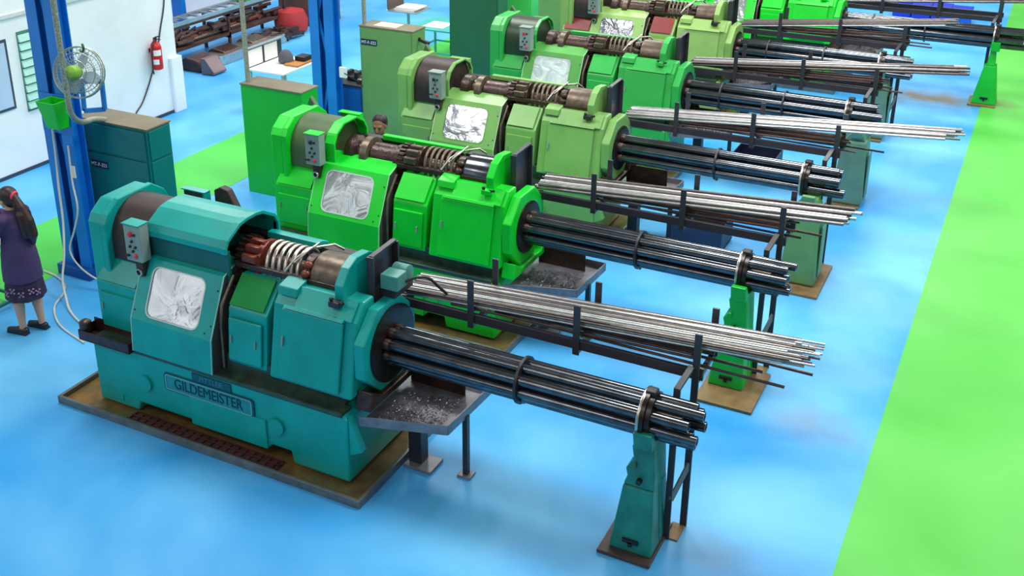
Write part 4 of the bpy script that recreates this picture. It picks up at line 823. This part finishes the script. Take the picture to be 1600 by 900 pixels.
for s_, el, wr_ in ((1, (.13, .20, 1.07), (.33, .14, 1.20)), (-1, (.16, -.19, 1.12), (.30, -.10, 1.30))):
    capsule(t_, (0, s_ * .155, 1.295), el, .062, .054); e2 = Vector(el).lerp(Vector(wr_), .72); capsule(t_, el, e2, .054, .042)
fuse(t_, 'tunic', TUNIC, Wm, .010, 3)
sk = MB(); n_ = 32; prof_ = [(.14, .70), (.17, .66), (.178, .57), (.19, .47), (.195, .42), (.185, .42)]
vs = [((r_ + (.008 * math.cos(8 * 2 * math.pi * i / n_) if z < .6 else 0)) * math.cos(2 * math.pi * i / n_) * 1.0, (r_ + (.008 * math.cos(8 * 2 * math.pi * i / n_) if z < .6 else 0)) * math.sin(2 * math.pi * i / n_), z) for r_, z in prof_ for i in range(n_)]
sk.add(vs, [(j * n_ + i, j * n_ + (i + 1) % n_, (j + 1) * n_ + (i + 1) % n_, (j + 1) * n_ + i) for j in range(len(prof_) - 1) for i in range(n_)] + [tuple(range(n_))])
so = sk.obj('skirt', SKIRT, Wm, smooth=60)
mot = mat('skirt_motif', (150, 120, 160), .7, var=.2)
for (a, z) in ((150, .53), (120, .51), (95, .55), (170, .50), (70, .50)):
    ca, sa = math.cos(R(a)), math.sin(R(a))
    for (da, dz) in ((0, 0), (6, .02), (-6, .02), (5, -.02), (-5, -.02)):
        c2, s2 = math.cos(R(a + da)), math.sin(R(a + da)); MB().ball((.193 * c2, .193 * s2, z + dz), (.012, .012, .010), 8, 6).obj('motif', mot, so)
h_ = MB(); h_.ball(Pw(-.025, 0, .042), (.098, .09, .092), 16, 12); h_.ball(Pw(-.05, 0, .0), (.072, .082, .09), 14, 10)
for (p, q_, r0, r1) in ((Pw(-.095, 0, .02), (-.11, 0, 1.40), .045, .055), ((-.11, 0, 1.40), (-.16, -.01, 1.26), .055, .068), ((-.16, -.01, 1.26), (-.19, -.015, 1.12), .068, .06), ((-.19, -.015, 1.12), (-.185, -.02, 1.02), .058, .025), ((-.13, .04, 1.33), (-.165, .05, 1.12), .045, .03), ((-.13, -.05, 1.33), (-.17, -.06, 1.14), .045, .03)): capsule(h_, p, q_, r0, r1)
ho = fuse(h_, 'hair', HAIR, Wm, .009, 2)
MB().torus(Pw(-.105, 0, .03), (1, 0, .3), .042, .014, 16, 8).obj('hair_tie', mat('pink_hair_tie', (226, 60, 92), .5), Wm, smooth=60)
for s_, fx in ((1, .06), (-1, -.05)):
    h2 = MB(); capsule(h2, (fx - .045, s_ * .08, .04), (fx + .03, s_ * .085, .042), .04, .042); capsule(h2, (fx + .03, s_ * .085, .038), (fx + .145, s_ * .09, .03), .042, .03); h2.box(fx - .08, fx + .165, s_ * .085 - .036, s_ * .085 + .036, 0, .02); fuse(h2, 'shoe', SHOE, Wm, .008, 2)
# table and document holder the woman works at
GT = mat('dark_green_frame', (20, 92, 84), .45)
table('inspection_table', (-10.0, 6.28, 0), .82, .80, .80, ALU, GT, 'dark green framed table at the left edge beside the person', shelf=.10, lw=.04)
Dh = thing('document_holder', (-9.28, 6.62, .802), 'white document holder on the table at the left edge', 'holder')
for i in range(5): MB().box(-.14, .02, -.16, .16, .02 + i * .10, .028 + i * .10).obj('document_tray', PAPER, Dh)
for yy in (-.165, .155): MB().box(-.14, .02, yy, yy + .01, 0, .46).obj('side', GREYC, Dh)
MB().box(-.15, -.14, -.16, .16, 0, .46).obj('back', GREYC, Dh)
# man behind the vivid green machine, head bowed
Mn = thing('person', (-6.56, 10.28, 0), 'person with short black hair in dark shirt bending behind the vivid green machine', 'person', None, R(-78))
b_ = MB()
for s_ in (1, -1): capsule(b_, (0, s_ * .09, .85), (.02, s_ * .1, .46), .085, .055); capsule(b_, (.02, s_ * .1, .46), (0, s_ * .1, .08), .055, .036); capsule(b_, (0, s_ * .1, .05), (.15, s_ * .11, .035), .035, .03)
capsule(b_, (0, 0, .88), (.03, 0, 1.12), .13, .12); capsule(b_, (.03, 0, 1.12), (.08, 0, 1.26), .12, .13); capsule(b_, (.09, -.15, 1.33), (.09, .15, 1.33), .06, .06); capsule(b_, (.10, 0, 1.33), (.16, 0, 1.46), .055, .05)
for s_, el, wr_ in ((1, (.20, .26, 1.10), (.38, .20, 1.16)), (-1, (.10, -.36, 1.14), (.20, -.46, 1.10))):
    capsule(b_, (.09, s_ * .18, 1.32), el, .05, .042); capsule(b_, el, wr_, .04, .028); hand(b_, wr_, Vector(wr_) - Vector(el), (0, 0, 1), (0, -s_, 0), .6, 1.)
Pm = head(b_, (.19, 0, 1.545), (1, 0, 0), 1.0, .2)
fuse(b_, 'body', SKIN_M, Mn, .008, 4)
for s_ in (-1, 1): MB().ball(Pm(.082, s_ * .032, .012), .011, 8, 6).obj('eye', mat('eye_dark', (30, 20, 18), .3), Mn, smooth=60)
t_ = MB(); capsule(t_, (.0, 0, .92), (.03, 0, 1.12), .145, .135); capsule(t_, (.03, 0, 1.12), (.08, 0, 1.26), .135, .145); capsule(t_, (.09, -.15, 1.33), (.09, .15, 1.33), .075, .075)
for s_, el, wr_ in ((1, (.20, .26, 1.10), (.38, .20, 1.16)), (-1, (.10, -.36, 1.14), (.20, -.46, 1.10))): capsule(t_, (.09, s_ * .18, 1.32), el, .066, .058); capsule(t_, el, Vector(el).lerp(Vector(wr_), .7), .055, .045)
fuse(t_, 'shirt', mat('dark_navy_shirt', (28, 32, 48), .75), Mn, .010, 3)
t_ = MB()
for s_ in (1, -1): capsule(t_, (0, s_ * .09, .86), (.02, s_ * .1, .46), .10, .075); capsule(t_, (.02, s_ * .1, .46), (0, s_ * .1, .12), .075, .06)
fuse(t_, 'trousers', mat('grey_trousers', (52, 52, 60), .8), Mn, .010, 3)
h_ = MB(); h_.ball(Pm(-.035, 0, .05), (.092, .09, .088), 16, 12); h_.ball(Pm(-.055, 0, .01), (.07, .083, .08), 14, 10); fuse(h_, 'hair', HAIRB, Mn, .009, 2)
for s_ in (1, -1):
    h2 = MB(); capsule(h2, (-.03, s_ * .1, .05), (.15, s_ * .11, .04), .045, .04); fuse(h2, 'shoe', SHOE, Mn, .009, 2)
